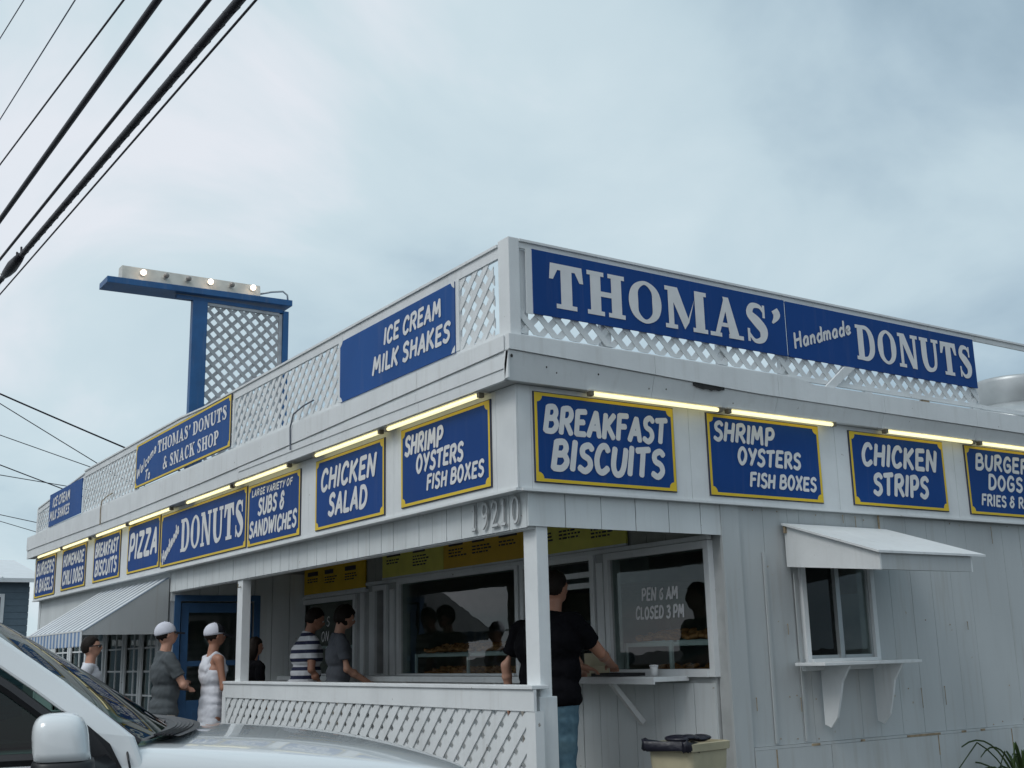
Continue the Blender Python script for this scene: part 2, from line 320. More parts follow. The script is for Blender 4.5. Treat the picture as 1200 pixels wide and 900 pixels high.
# slab serif capitals: quads ('r', x0,y0,x1,y1), variable strokes ('s', smooth, pts, widths), polygons ('p', pts)
def serif(xc, y, w, h=.1): return ('r', xc - w / 2, y, xc + w / 2, y + h)
SG = {
 'T': (.80, [('r', .27, 0, .53, 1), serif(.4, 0, .48), ('r', .03, .86, .77, 1), ('p', [(.0, .64), (.09, .64), (.2, .87), (.03, 1)]), ('p', [(.8, .64), (.71, .64), (.6, .87), (.77, 1)])]),
 'H': (.92, [('r', .08, 0, .33, 1), ('r', .59, 0, .84, 1), ('r', .3, .44, .62, .56), serif(.205, 0, .41), serif(.205, .9, .41), serif(.715, 0, .41), serif(.715, .9, .41)]),
 'O': (.86, [('s', 1, [(.43, .955), (.19, .80), (.13, .5), (.19, .2), (.43, .045), (.67, .2), (.73, .5), (.67, .8), (.43, .955)], [.09, .17, .24, .17, .09, .17, .24, .17, .09])]),
 'M': (1.12, [('r', .08, 0, .22, 1), ('r', .80, 0, 1.05, 1), ('p', [(.05, 1), (.34, 1), (.63, .22), (.5, .02)]), ('p', [(.5, .02), (.62, .2), (.86, 1), (.80, .8)]), serif(.15, 0, .32), serif(.925, 0, .4), serif(.14, .9, .28), serif(.96, .9, .32)]),
 'A': (.92, [('p', [(.1, 0), (.22, 0), (.5, .82), (.42, 1)]), ('p', [(.54, 0), (.82, 0), (.54, 1), (.38, 1)]), ('r', .24, .26, .62, .36), serif(.15, 0, .32), serif(.72, 0, .42)]),
 'S': (.66, [('s', 1, [(.56, .78), (.44, .93), (.22, .92), (.14, .72), (.34, .54), (.52, .34), (.48, .12), (.26, .05), (.08, .24)], [.05, .10, .15, .20, .27, .25, .17, .10, .06]), ('r', .52, .66, .59, .98), ('r', .05, .02, .12, .34)]),
 'D': (.86, [('r', .08, 0, .33, 1), ('s', 1, [(.2, .95), (.5, .93), (.68, .7), (.69, .3), (.5, .07), (.2, .05)], [.1, .13, .22, .22, .13, .1]), serif(.17, 0, .34), serif(.17, .9, .34)]),
 'N': (.94, [('r', .1, 0, .23, 1), ('r', .70, 0, .83, 1), ('p', [(.06, 1), (.32, 1), (.83, .02), (.62, .0)]), serif(.165, 0, .33), serif(.15, .9, .3), serif(.765, .9, .33)]),
 'U': (.90, [('s', 1, [(.2, 1), (.2, .4), (.3, .12), (.5, .06), (.68, .16), (.735, .4), (.735, 1)], [.25, .25, .2, .12, .12, .13, .13]), serif(.2, .9, .4), serif(.735, .9, .33)]),
 'C': (.76, [('s', 1, [(.66, .72), (.5, .93), (.26, .88), (.14, .5), (.26, .12), (.5, .06), (.68, .26)], [.05, .1, .2, .24, .2, .11, .07]), ('r', .61, .6, .68, .98)]),
 'K': (.92, [('r', .08, 0, .33, 1), ('p', [(.3, .42), (.3, .55), (.66, 1), (.78, 1)]), ('p', [(.36, .6), (.52, .72), (.88, 0), (.6, 0)]), serif(.205, 0, .41), serif(.205, .9, .41), serif(.72, .9, .34), serif(.74, 0, .38)]),
 'P': (.78, [('r', .08, 0, .33, 1), ('s', 1, [(.2, .95), (.48, .94), (.62, .73), (.48, .5), (.2, .48)], [.1, .14, .22, .14, .1]), serif(.205, 0, .42), serif(.17, .9, .34)]),
 '&': (.86, [('s', 1, [(.58, .78), (.44, .95), (.26, .82), (.36, .58), (.62, .22), (.8, .05)], [.1, .12, .17, .2, .2, .14]), ('s', 1, [(.38, .55), (.14, .36), (.16, .1), (.42, .05), (.66, .3), (.76, .52)], [.1, .18, .2, .12, .1, .1])]),
 "'": (.30, [('s', 1, [(.14, .93), (.2, .82), (.16, .7), (.06, .58)], [.2, .22, .14, .05])]),
}
class Text:
    """flat print on a sign: place(u, v, k) gives the 3D point at sign coordinates u (right), v (up), layer k"""
    def __init__(s, place): s.place = place; s.mb = MB(); s.k = 0
    def poly(s, pts):
        s.k += 1; k = (s.k % 24)
        s.mb.add([s.place(u, v, k) for u, v in pts], [tuple(range(len(pts)))])
    def stroke(s, pts, w, xf, closed=False, rnd=True):
        ws = w if isinstance(w, (list, tuple)) else [w] * len(pts); n = len(pts); Lp, Rp = [], []
        for i, (x, y) in enumerate(pts):
            if closed: a, b = pts[(i - 1) % (n - 1)], pts[(i + 1) % (n - 1)]
            else: a, b = pts[max(i - 1, 0)], pts[min(i + 1, n - 1)]
            dx_, dy_ = b[0] - a[0], b[1] - a[1]; l = math.hypot(dx_, dy_) or 1; nx, ny = -dy_ / l, dx_ / l
            Lp.append((x + nx * ws[i] / 2, y + ny * ws[i] / 2)); Rp.append((x - nx * ws[i] / 2, y - ny * ws[i] / 2))
        s.k += 1; k = s.k % 24; V = [s.place(*xf(*p), k) for p in Lp] + [s.place(*xf(*p), k) for p in Rp]
        s.mb.add(V, [(n + i, n + i + 1, i + 1, i) for i in range(n - 1)])
        if rnd and not closed:
            for i, sg in ((0, -1), (n - 1, 1)):
                a = pts[i]; b = pts[1] if i == 0 else pts[-2]; dx_, dy_ = (a[0] - b[0]), (a[1] - b[1]); t0 = math.atan2(dy_, dx_); r = ws[i] / 2
                fan = [(a[0] + r * cos(t0 + th) * (.55 if abs(th) < .01 else .75 if abs(th) < 1.2 else 1), a[1] + r * sin(t0 + th) * (.55 if abs(th) < .01 else .75 if abs(th) < 1.2 else 1)) for th in (-pi / 2, -pi / 4, 0, pi / 4, pi / 2)]
                s.poly([xf(*p) for p in fan])
    def line(s, text, u0, u1, vc, h, style='casual', slant=.12, rot=0, wt=None, jit=.035, asp=1.0):
        """fit text between u0 and u1 (metres), centred on vc, cap height h"""
        G = SG if style == 'serif' else CG; gap = .09 if style == 'serif' else .17
        wt = wt or (.245 if style == 'casual' else .13)
        adv = []; x = 0
        for ch in text:
            if ch == ' ': adv.append(None); x += .34; continue
            adv.append(x); x += G[ch][0] + gap
        x -= gap; sx = (u1 - u0) / x; rnd = random.Random(text)
        cr_, sr_ = cos(rot), sin(rot); uc = (u0 + u1) / 2; 
        for ch, a in zip(text, adv):
            if a is None: continue
            th = rnd.uniform(-jit, jit); oy = rnd.uniform(-jit, jit) * .7; hs = 1 + rnd.uniform(-jit, jit)
            def xf(px, py, a=a, th=th, oy=oy, hs=hs):
                gx = px + slant * py - th * (py - .5); gy = py * hs + oy + th * (px - .3)
                uu = u0 + (a + gx) * sx - slant * .5 * sx; vv = (gy - .5) * h
                du = uu - uc; return (uc + du * cr_ - vv * sr_, vc + du * sr_ + vv * cr_)
            for g in G[ch][1]:
                if style == 'serif':
                    if g[0] == 'r': _, x0, y0, x1, y1 = g; s.poly([xf(x0, y0), xf(x1, y0), xf(x1, y1), xf(x0, y1)])
                    elif g[0] == 'p': s.poly([xf(*p) for p in g[1]])
                    else:
                        pts = [tuple(p) + (w,) for p, w in zip(g[2], g[3])]; sp = smooth_path(pts, 6)
                        s.stroke([p[:2] for p in sp], [p[2] for p in sp], xf, closed=(g[2][0] == g[2][-1]), rnd=False)
                else:
                    pts = smooth_path(g[1], 4) if g[0] else g[1]; cl = g[0] and g[1][0] == g[1][-1]
                    # aspect-correct stroke: widths given in glyph units of height
                    k = h / sx if sx else 1
                    s.stroke_iso(pts, wt, xf, cl, k)
    def stroke_iso(s, pts, wt, xf, closed, k):
        P2 = [xf(*p) for p in pts]; h = s.h if hasattr(s, 'h') else None
        w = wt * s.cap
        s.stroke(P2, [w] * len(P2), lambda a, b: (a, b), closed)
    def build(s, parent, material, name='lettering'): return s.mb.build(name, material, parent)

def make_sign(name, label, plane, a0, a1, z0, z1, lines, border=True, off=0.0, blue='blue', letter='letter', cat='sign', corners=False, group=None):
    """plane 'y': wall facing -Y, a = x; plane 'x': wall facing -X, a = y (text runs towards -Y)"""
    W = abs(a1 - a0); H = z1 - z0; lo, hi = min(a0, a1), max(a0, a1); T = .012
    if plane == 'y':
        org = Vector((lo, off, z0)); du = Vector((1, 0, 0)); nrm = Vector((0, -1, 0))
    else:
        org = Vector((off, hi, z0)); du = Vector((0, -1, 0)); nrm = Vector((-1, 0, 0))
    t = thing(name, label, cat, org + du * W / 2, group=group); base = org - (org + du * W / 2)
    P = lambda u, v, d: base + du * u + Vector((0, 0, v)) + nrm * d
    def bx(nm, m_, u0, u1, v0, v1, d0, d1):
        return MB().prism([(u0, v0), (u1, v0), (u1, v1), (u0, v1)], lambda u, v: P(u, v, d0), lambda u, v: P(u, v, d1)).build(nm, m_, t)
    if border:
        bx('panel_edge', M['edge'], 0, W, 0, H, 0, T - .004)
        bx('panel', M[blue], .005, W - .005, .005, H - .005, .001, T)
        b = MB(); e_, w_ = .007, .021
        if H < .4: w_ = .015
        for (u0, u1, v0, v1) in ((e_, W - e_, e_, e_ + w_), (e_, W - e_, H - e_ - w_, H - e_), (e_, e_ + w_, e_ + w_, H - e_ - w_), (W - e_ - w_, W - e_, e_ + w_, H - e_ - w_)):
            b.prism([(u0, v0), (u1, v0), (u1, v1), (u0, v1)], lambda u, v: P(u, v, T - .001), lambda u, v: P(u, v, T + .0015))
        for cu, cv, sx_, sy_ in ((e_ + w_, e_ + w_, 1, 1), (W - e_ - w_, e_ + w_, -1, 1), (e_ + w_, H - e_ - w_, 1, -1), (W - e_ - w_, H - e_ - w_, -1, -1)):
            r = .042; pts = [(cu, cv)] + [(cu + sx_ * r * f(th), cv + sy_ * r * g(th)) for th, f, g in [(k * pi / 10, cos, sin) for k in range(6)]]
            if sx_ * sy_ < 0: pts = pts[::-1]
            b.prism(pts, lambda u, v: P(u, v, T - .001), lambda u, v: P(u, v, T + .0015))
        b.build('border', M['yellow'], t)
    else:
        bx('panel', M[blue], 0, W, 0, H, 0, T)
        if corners:
            b = MB()
            for cu, cv, sx_, sy_ in ((0, 0, 1, 1), (W, 0, -1, 1), (0, H, 1, -1), (W, H, -1, -1)):
                pts = [(cu, cv), (cu + sx_ * .05, cv), (cu + sx_ * .03, cv + sy_ * .03), (cu, cv + sy_ * .05)]
                if sx_ * sy_ < 0: pts = pts[::-1]
                b.prism(pts, lambda u, v: P(u, v, T - .001), lambda u, v: P(u, v, T + .0015))
            b.build('corner_plate', M['trim'], t)
    tx = Text(lambda u, v, k: P(u, v, T + .0025 + k * .00012))
    for ln in lines:
        txt, f0, f1, vc, h = ln[:5]; kw = ln[5] if len(ln) > 5 else {}
        tx.cap = h * H; tx.line(txt, f0 * W, f1 * W, vc * H, h * H, **kw)
        tx.build(t, M[letter]); tx.mb = MB()
    return t
SER = dict(style='serif', slant=0, jit=.0)

# ------------------------------------------------------------------ ground
g = MB(); g.add([(-900, -900, 0), (900, -900, 0), (900, 900, 0), (-900, 900, 0)], [(0, 1, 2, 3)]); structure(g.build('ground', M['asphalt']))
structure(box('porch_floor', M['concrete'], None, .06, 1.76, 0.07, 7.39, .004, .15))
structure(box('side_pavement', M['concrete'], None, 1.9, 9.5, -.9, .02, .004, .12))

# ------------------------------------------------------------------ the shop building
BW = 1.78; ZC = 2.78; XE = 11.0; YE = 14.35; YS = .04; XS = .10
shop = at('donut_shop', 'low white boarded donut shop with flat roof and corner porch', 'building', (5.5, 7.2, 0))
def boards(wall, axis, fixed, a0, a1, z0, z1, w, t=.014, gap=.007, out=-1, jitter=.0, material=None, holes=()):
    """vertical boards laid on plane x=fixed or y=fixed, facing -axis; board faces stand t proud of the backing"""
    a = a0; material = material or M['board']; rnd = random.Random(int(fixed * 1000 + a0 * 10 + z0 * 7))
    while a < a1 - .01:
        b = min(a + w, a1); segs = [(z0, z1)]
        for (h0, h1, hz0, hz1) in holes:
            if b > h0 + .001 and a < h1 - .001:
                if a < h0 - .03: b = h0
                elif a < h1 and b > h1 + .03: b = h1
                ns = []
                for s0, s1 in segs:
                    if hz0 > s0: ns.append((s0, min(s1, hz0)))
                    if hz1 < s1: ns.append((max(s0, hz1), s1))
                segs = ns
        d = rnd.uniform(0, .0025)
        for s0, s1 in segs:
            if s1 - s0 < .01: continue
            if axis == 'x': MB().box(fixed - t - d, fixed, a + gap / 2, b - gap / 2, s0, s1).build('board', material, wall)
            else: MB().box(a + gap / 2, b - gap / 2, fixed - t - d, fixed, s0, s1).build('board', material, wall)
        a = b
def slab_with_holes(axis, f0, f1, a0, a1, z0, z1, holes, name, material, parent):
    """wall slab between f0 and f1 with rectangular openings"""
    mb = MB(); hs = sorted(holes); a = a0
    def put(p, q, r, s_):
        if q - p > .001 and s_ - r > .001:
            if axis == 'x': mb.box(f0, f1, p, q, r, s_)
            else: mb.box(p, q, f0, f1, r, s_)
    for h0, h1, hz0, hz1 in hs:
        put(a, h0, z0, z1); put(h0, h1, z0, hz0); put(h0, h1, hz1, z1); a = h1
    put(a, a1, z0, z1); return mb.build(name, material, parent)

# roof, soffit, fascia
roof = box('roof', M['roof'], shop, -.06, XE, -.06, YE + .1, 3.16, 3.22)
FO = -.12
def along(pts, x):
    for (a, za), (b, zb) in zip(pts, pts[1:]):
        if x <= b: return za + (zb - za) * (x - a) / (b - a)
    return pts[-1][1]
RB = [(-.2, 3.33), (.9, 3.30), (2.03, 3.262), (3.6, 3.25), (5.5, 3.24), (12, 3.24)]     # sagging drip edge, right side
LB = [(-.2, 3.33), (1.2, 3.31), (3.1, 3.28), (5.7, 3.25), (9, 3.235), (13.6, 3.27), (15, 3.27)]
def fascia(side):
    tab = RB if side == 'y' else LB; end = XE if side == 'y' else YE + .12
    st = [-.12 + i * 1.22 for i in range(int((end + .12) / 1.22) + 1)] + [end]
    if side == 'y': st[0] = -.13
    for i, (a, b) in enumerate(zip(st, st[1:])):
        if b - a < .02: continue
        n = 6; aa = [a + (b - a) * k / n for k in range(n + 1)]; aa[-1] -= .003
        for nm, lo_, hi_, o0, o1, mt in (('fascia_board', lambda q: 3.135, lambda q: along(tab, q) - .004, FO + .002, FO + .028, M['trim']),
                                     ('drip_board', lambda q: along(tab, q), lambda q: 3.395 if side == 'y' and q > 2.7 else 3.43 if side == 'y' else 3.43 + .004 * q, FO - .012, FO + .035, M['trim'])):
            mb = MB(); vs_ = []; fs_ = []
            for q in aa:
                q0 = q if side == 'y' else max(q, FO + .05)
                if side == 'y' and nm == 'drip_board': q0 = max(q, FO - .012)
                ol = o0 + (.045 if nm == 'fascia_board' and side == 'y' else 0)
                for (o, z) in ((ol, lo_(q)), (o0, hi_(q)), (o1, hi_(q)), (o1 + ol - o0, lo_(q))):
                    vs_.append((o, q0, z) if side == 'x' else (q0, o, z))
            for k in range(n):
                for j in range(4): p = k * 4 + j; r = k * 4 + (j + 1) % 4; fs_.append((p, p + 4, r + 4, r) if side == 'x' else (p, r, r + 4, p + 4))
            fs_ += [(0, 1, 2, 3), (n * 4 + 3, n * 4 + 2, n * 4 + 1, n * 4)]
            mb.add(vs_, fs_); mb.build(nm, mt, roof)
fascia('y'); fascia('x')
# thin crown strip where the drip board meets the fascia
mb = MB()
for k in range(4):
    a, b = FO + .05 + k * 1.2, FO + .05 + (k + 1) * 1.2 - .004
    box('fascia_lip', M['trim'], roof, FO - .006, FO + .001, a, b, 3.212, (3.295, 3.278, 3.265, 3.25)[k])
box('corner_cap', M['trim'], roof, FO - .010, FO + .001, FO + .006, FO + .0495, 3.14, 3.322)
box('soffit', M['soffit'], roof, FO + .03, XE, FO + .075, .0, 3.137, 3.157)
box('soffit', M['soffit'], roof, FO + .03, .0, .001, YE + .1, 3.137, 3.157)
box('roof_cap', M['metal'], roof, -.09, XE, -.09, YE + .1, 3.225, 3.33)
# rotten patch on the fascia
p = MB(); rnd = random.Random(3)
xs_ = [1.46 + .30 * i / 12 for i in range(13)]
poly = [(x, 3.262 - .018 * sin(pi * (i / 12)) - rnd.uniform(0, .012)) for i, x in enumerate(xs_)] + [(x, 3.275 + rnd.uniform(0, .012) + (.03 if i == 5 else 0)) for i, x in list(enumerate(xs_))[::-1]]
p.prism(poly, lambda a, b: (a, FO + .004, b), lambda a, b: (a, FO - .006, b)); p.build('rotten_patch', M['rot'], roof)
for (x, z, s) in ((-.118, 3.285, .01), (.17, 3.24, .006), (.25, 3.21, .005), (.6, 3.24, .006), (1.2, 3.2, .005)):
    p = MB(); p.ell((x if x > -.1 else -.104, FO - .0, z), (s, .004, s * 1.3), 8, 5); p.build('nail_hole', M['rot'], roof)

# sign band (box that carries the row of signs), in 1.22 m panels
band = box('sign_band', M['groove'], shop, .012, .07, .012, YE, 2.462, 3.136)
band2 = box('sign_band', M['groove'], shop, .071, XE, .012, .07, 2.462, 3.136)
q = 0.0
for i, (a, b) in enumerate(((0, .245), (.245, 1.7), (1.7, 3.3), (3.3, 4.78), (4.78, 7.56), (7.56, 9.06), (9.06, 10.8), (10.8, 12.66), (12.66, YE))):
    box('band_panel', M['trim'], band, 0, .0115, a + .0015, b - .0015, 2.450, 3.134)
for i, (a, b) in enumerate(((.012, .115), (.115, 1.5), (1.5, 3.05), (3.05, 4.55), (4.55, 6.2), (6.2, 8), (8, XE))):
    box('band_panel', M['trim'], band2, a + .0015, b - .0015, 0, .0115, 2.450, 3.134)
box('bottom_moulding', M['trim'], band, -.014, .03, .001, YE, 2.432, 2.449)
box('bottom_moulding', M['trim'], band2, .031, XE, -.014, .03, 2.432, 2.449)
box('band_soffit', M['trim'], band, .032, .13, .032, YE, 2.437, 2.452)
# porch header beam, boarded
hb = box('header_beam', M['groove'], shop, XS + .016, XS + .10, YS + .016, 7.45, 2.215, 2.44)
boards(hb, 'x', XS + .0155, YS + .016, 7.45, 2.205, 2.436, .205)
hb2 = box('header_beam', M['groove'], shop, XS + .101, 1.80, YS + .016, YS + .10, 2.225, 2.44)
boards(hb2, 'y', YS + .0155, XS + .0, 1.80, 2.212, 2.436, .30)
box('header_trim', M['trim'], hb, XS + .02, XS + .09, YS + .03, 7.45, 2.196, 2.214)
# posts
post = box('porch_post', M['trim'], shop, .170, .262, .056, .205, .15, 2.214, bevel=.004)
box('post_base_wrap', M['trim'], post, .150, .285, .036, .225, .15, 1.14, bevel=.004)
post = box('porch_post', M['trim'], shop, .12, .21, 5.16, 5.30, .15, 2.196, bevel=.004)
box('post_base_wrap', M['trim'], post, .105, .225, 5.145, 5.315, .15, 1.05, bevel=.004)
p = MB(); p.tube([(.115, 5.2, 2.13), (.085, 5.2, 2.125), (.085, 5.2, 2.16)], .007, 6); p.build('lamp_hook', M['dark_metal'], post)
# porch ceiling
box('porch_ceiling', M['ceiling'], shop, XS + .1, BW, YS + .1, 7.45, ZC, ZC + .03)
# side wall (y = .04), window opening 2.64..3.33 x 1.34..2.0
WIN = (2.62, 3.35, 1.32, 2.02)
sw = slab_with_holes('y', YS + .016, YS + .12, 1.80, XE, 0, 2.44, [WIN], 'side_wall', M['groove'], shop)
box('corner_board', M['side'], sw, 1.79, 1.965, YS - .012, YS + .014, .12, 2.434)
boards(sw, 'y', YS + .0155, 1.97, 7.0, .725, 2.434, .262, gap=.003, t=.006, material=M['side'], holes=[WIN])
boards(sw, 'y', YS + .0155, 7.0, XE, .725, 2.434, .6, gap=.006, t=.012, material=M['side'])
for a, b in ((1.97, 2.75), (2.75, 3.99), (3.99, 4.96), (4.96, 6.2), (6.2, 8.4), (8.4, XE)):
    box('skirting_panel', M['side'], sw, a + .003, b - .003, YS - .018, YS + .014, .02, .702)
# narrow cover battens
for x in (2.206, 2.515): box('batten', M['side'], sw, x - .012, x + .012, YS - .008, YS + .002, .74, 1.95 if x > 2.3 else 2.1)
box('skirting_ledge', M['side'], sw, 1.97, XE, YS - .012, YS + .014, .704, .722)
for (a, b) in ((2.55, 2.63), (3.08, 3.12), (3.62, 4.02), (4.3, 4.35), (4.55, 4.6), (5.2, 5.3)):
    box('rotten_strip', M['old_wood'], sw, a, b, YS - .021, YS - .011, .703, .719)
R_ = random.Random(77)
for k in range(46):      # rusty nail heads and drips on the side wall boards
    x = R_.uniform(2.0, 6.6); z = R_.choice((.76, 2.40, 1.58, 1.05)) + R_.uniform(-.02, .02)
    if 2.5 < x < 3.5 and 1.2 < z < 2.1: continue
    m_ = MB(); m_.ell((x, YS - .009 + .0005, z), (.006, .004, .006), 6, 4)
    if R_.random() < .35: m_.box(x - .003, x + .003, YS - .0115, YS - .0095, z - R_.uniform(.04, .16), z)
    m_.build('rusty_nail', M['old_wood'], sw)
for x, z0, z1 in ((3.52, 2.30, 2.43), (3.99, .55, .70), (4.96, .50, .70), (2.18, .45, .70)): box('rust_run', M['old_wood'], sw, x - .006, x + .006, YS - .0195, YS - .0165 if z0 < 1 else YS - .008, z0, z1)
# back wall of the porch (x = BW), openings (y0, y1, z0, z1)
OPS = [(.20, 1.33, 1.27, 2.13), (1.58, 2.56, 1.24, 2.15), (2.70, 4.91, 1.24, 2.16), (5.26, 5.47, 1.24, 2.12), (6.02, 7.61, 1.24, 2.06)]
bw = slab_with_holes('x', BW, BW + .10, YS + .13, 7.45, .15, ZC, OPS, 'porch_back_wall', M['groove'], shop)
boards(bw, 'x', BW - .0005, YS + .13, 7.45, .15, 1.17, .225, gap=.008)
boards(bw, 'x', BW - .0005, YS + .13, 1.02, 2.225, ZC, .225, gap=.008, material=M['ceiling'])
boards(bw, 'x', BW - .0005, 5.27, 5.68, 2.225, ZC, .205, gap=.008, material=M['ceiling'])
# window frames, sills, panes
def frame_x(y0, y1, z0, z1, nm='window', w=.055, mull=(), pane=True, proud=.03, fm='trim'):
    f = box(nm, M[fm], shop, BW - proud, BW + .06, y0 - w, y0 - .0005, z0 - w, z1 + w)
    box('frame', M[fm], f, BW - proud, BW + .06, y1 + .0005, y1 + w, z0 - w, z1 + w)
    box('frame', M[fm], f, BW - proud, BW + .06, y0, y1, z1, z1 + w)
    box('sill', M[fm], f, BW - proud - .025, BW + .06, y0, y1, z0 - w, z0)
    for mq in mull: box('mullion', M[fm], f, BW + .0, BW + .04, mq - .018, mq + .018, z0, z1)
    if pane: box('pane', M['glass'], f, BW + .018, BW + .024, y0, y1, z0, z1)
    return f
w_open = frame_x(*OPS[0]); w_c = frame_x(*OPS[2]); w_a = frame_x(*OPS[4])
h_d = frame_x(*OPS[1], nm='serving_hatch', pane=False); h_b = frame_x(*OPS[3], nm='serving_hatch', pane=False)
for z in (2.02, 1.93): box('rolled_shutter', M['trim'], h_d, BW + .03, BW + .055, 1.59, 2.55, z, z + .045)
box('head_trim', M['trim'], bw, BW - .045, BW - .0035, .13, 5.66, 2.19, 2.222)
box('head_trim', M['trim'], bw, BW - .04, BW - .0035, 5.67, 7.44, 2.125, 2.155)
for y in (1.455, 5.09, 5.575, 5.8): box('upright_trim', M['trim'], bw, BW - .022, BW - .0015, y - .045, y + .045, 1.17, 2.118)
tx = Text(lambda u, v, k: (BW + .0165 - k * .0001, 1.33 - u, 1.27 + v, ))
tx.cap = .09; tx.line('PEN 6 AM', .36, .78, .565, .088, wt=.21, jit=.05); tx.line('CLOSED 3 PM', .28, .84, .425, .088, wt=.21, jit=.05)
tx.mb.build('painted_hours', M['letter_bright'], w_open)
tx = Text(lambda u, v, k: (BW + .0165 - k * .0001, 7.61 - u, 1.24 + v, ))
tx.cap = .10; tx.line('ON', .66, .86, .43, .11, wt=.15, jit=.05); tx.line('S', .80, .88, .60, .11, wt=.15, jit=.05); tx.mb.build('painted_letters', M['letter_bright'], w_a)
# end wall with blue door (y = 7.4)
YW = 7.4
ew = slab_with_holes('y', YW + .016, YW + .12, XS + .105, BW, .15, ZC, [(.22, 1.12, .15, 2.10)], 'porch_end_wall', M['groove'], shop)
boards(ew, 'y', YW + .0155, XS + .0, BW, .15, 2.43, .225, gap=.008, holes=[(.22, 1.12, .15, 2.10)])
door = box('door', M['door_blue'], shop, .24, .33, YW + .02, YW + .065, .16, 2.08, bevel=.004)
box('door_stile', M['door_blue'], door, 1.01, 1.10, YW + .02, YW + .065, .16, 2.08, bevel=.004)
box('door_rail', M['door_blue'], door, .3305, 1.0095, YW + .022, YW + .063, 1.97, 2.08)
box('door_rail', M['door_blue'], door, .3305, 1.0095, YW + .022, YW + .063, .16, .98)
box('door_rail', M['door_blue'], door, .3305, 1.0095, YW + .022, YW + .063, 1.36, 1.42)
box('door_panel', M['door_blue'], door, .40, .94, YW + .012, YW + .0215, .28, .88, bevel=.004)
box('pane', M['glass'], door, .331, 1.009, YW + .04, YW + .046, .981, 1.359)
box('pane', M['glass'], door, .331, 1.009, YW + .04, YW + .046, 1.421, 1.969)
p = MB(); p.tube([(.97 + .05, YW + .02, 1.12), (1.02, YW - .04, 1.12), (1.02, YW - .04, 1.28), (1.02, YW + .02, 1.28)], .009, 8); p.build('door_handle', M['metal'], door)
df = box('door_frame', M['door_blue'], shop, .15, .2195, YW - .012, YW + .012, .15, 2.17); box('jamb', M['door_blue'], df, 1.1205, 1.19, YW - .012, YW + .012, .15, 2.17); box('head', M['door_blue'], df, .2195, 1.1205, YW - .012, YW + .012, 2.1005, 2.17)
# front wall beyond the porch with tall glazed windows
FW = [(7.90, 8.42, .75, 1.86), (8.58, 9.14, .75, 1.86), (9.32, 10.04, .75, 1.86), (10.25, 11.0, .75, 1.86), (11.2, 12.0, .75, 1.86), (12.2, 13.0, .75, 1.86)]
fw = slab_with_holes('x', XS + .016, XS + .10, 7.45 + .0, YE, 0, 2.44, FW, 'front_wall', M['board'], shop)
for (a, b, z0, z1) in FW:
    f = box('window', M['trim'], shop, XS - .005, XS + .05, a - .065, a, z0 - .05, z1 + .05)
    box('frame', M['trim'], f, XS - .005, XS + .05, b, b + .065, z0 - .05, z1 + .05); box('frame', M['trim'], f, XS, XS + .05, a, b, z1, z1 + .05); box('sill', M['trim'], f, XS - .02, XS + .05, a, b, z0 - .05, z0)
    box('mullion', M['trim'], f, XS + .02, XS + .045, (a + b) / 2 - .012, (a + b) / 2 + .012, z0, z1)
    for z in (1.03, 1.31, 1.59): box('glazing_bar', M['trim'], f, XS + .022, XS + .043, a, b, z - .01, z + .01)
    box('pane', M['glass'], f, XS + .03, XS + .034, a, b, z0, z1)
# far walls
box('far_wall', M['board'], shop, .10, XE, YE - .12, YE, 0, 3.13); box('east_wall', M['board'], shop, XE - .1, XE, .17, YE - .13, 0, 3.13)
# interior
box('interior_back_wall', M['inner'], shop, 5.6, 5.7, .2, 13.9, 0, 3.0); box('interior_floor', M['inner_floor'], shop, 1.9, 5.6, .17, 13.9, .1, .14)
box('interior_ceiling', M['inner'], shop, 1.9, 5.6, .17, 14, 2.80, 2.85); box('interior_partition', M['inner'], shop, 1.89, 5.6, 7.5, 7.6, .14, 2.8)
box('interior_floor', M['inner_floor'], shop, .21, 1.88, 7.53, 13.9, .05, .14)
# interior fittings seen dimly through the glass
for (x, y0, y1, z) in ((4.9, .6, 2.1, 1.9), (5.0, 2.6, 4.4, 1.6), (4.8, 5, 7, 1.8)):
    box('kitchen_cabinet', M['metal'], shop, x, 5.59, y0, y1, .15, z)
box('hood_vent', M['metal'], shop, 3.6, 5.0, 3.0, 5.0, 2.1, 2.79)
# counter shelf
cs = box('serving_counter', M['trim'], shop, 1.42, BW - .032, .42, 7.36, 1.187, 1.222, bevel=.004)
box('counter_edge', M['trim'], cs, 1.408, 1.4195, .42, 7.36, 1.172, 1.215)
for y in (.97, 2.6, 4.3, 6.0):
    p = MB(); p.add([(1.43, y - .02, 1.186), (1.475, y - .02, 1.186), (1.475, y + .02, 1.186), (1.43, y + .02, 1.186), (1.73, y - .02, .86), (1.763, y - .02, .89), (1.763, y + .02, .89), (1.73, y + .02, .86)],
                    [(0, 3, 2, 1), (4, 5, 6, 7), (0, 1, 5, 4), (1, 2, 6, 5), (2, 3, 7, 6), (3, 0, 4, 7)]); p.build('shelf_brace', M['trim'], cs)
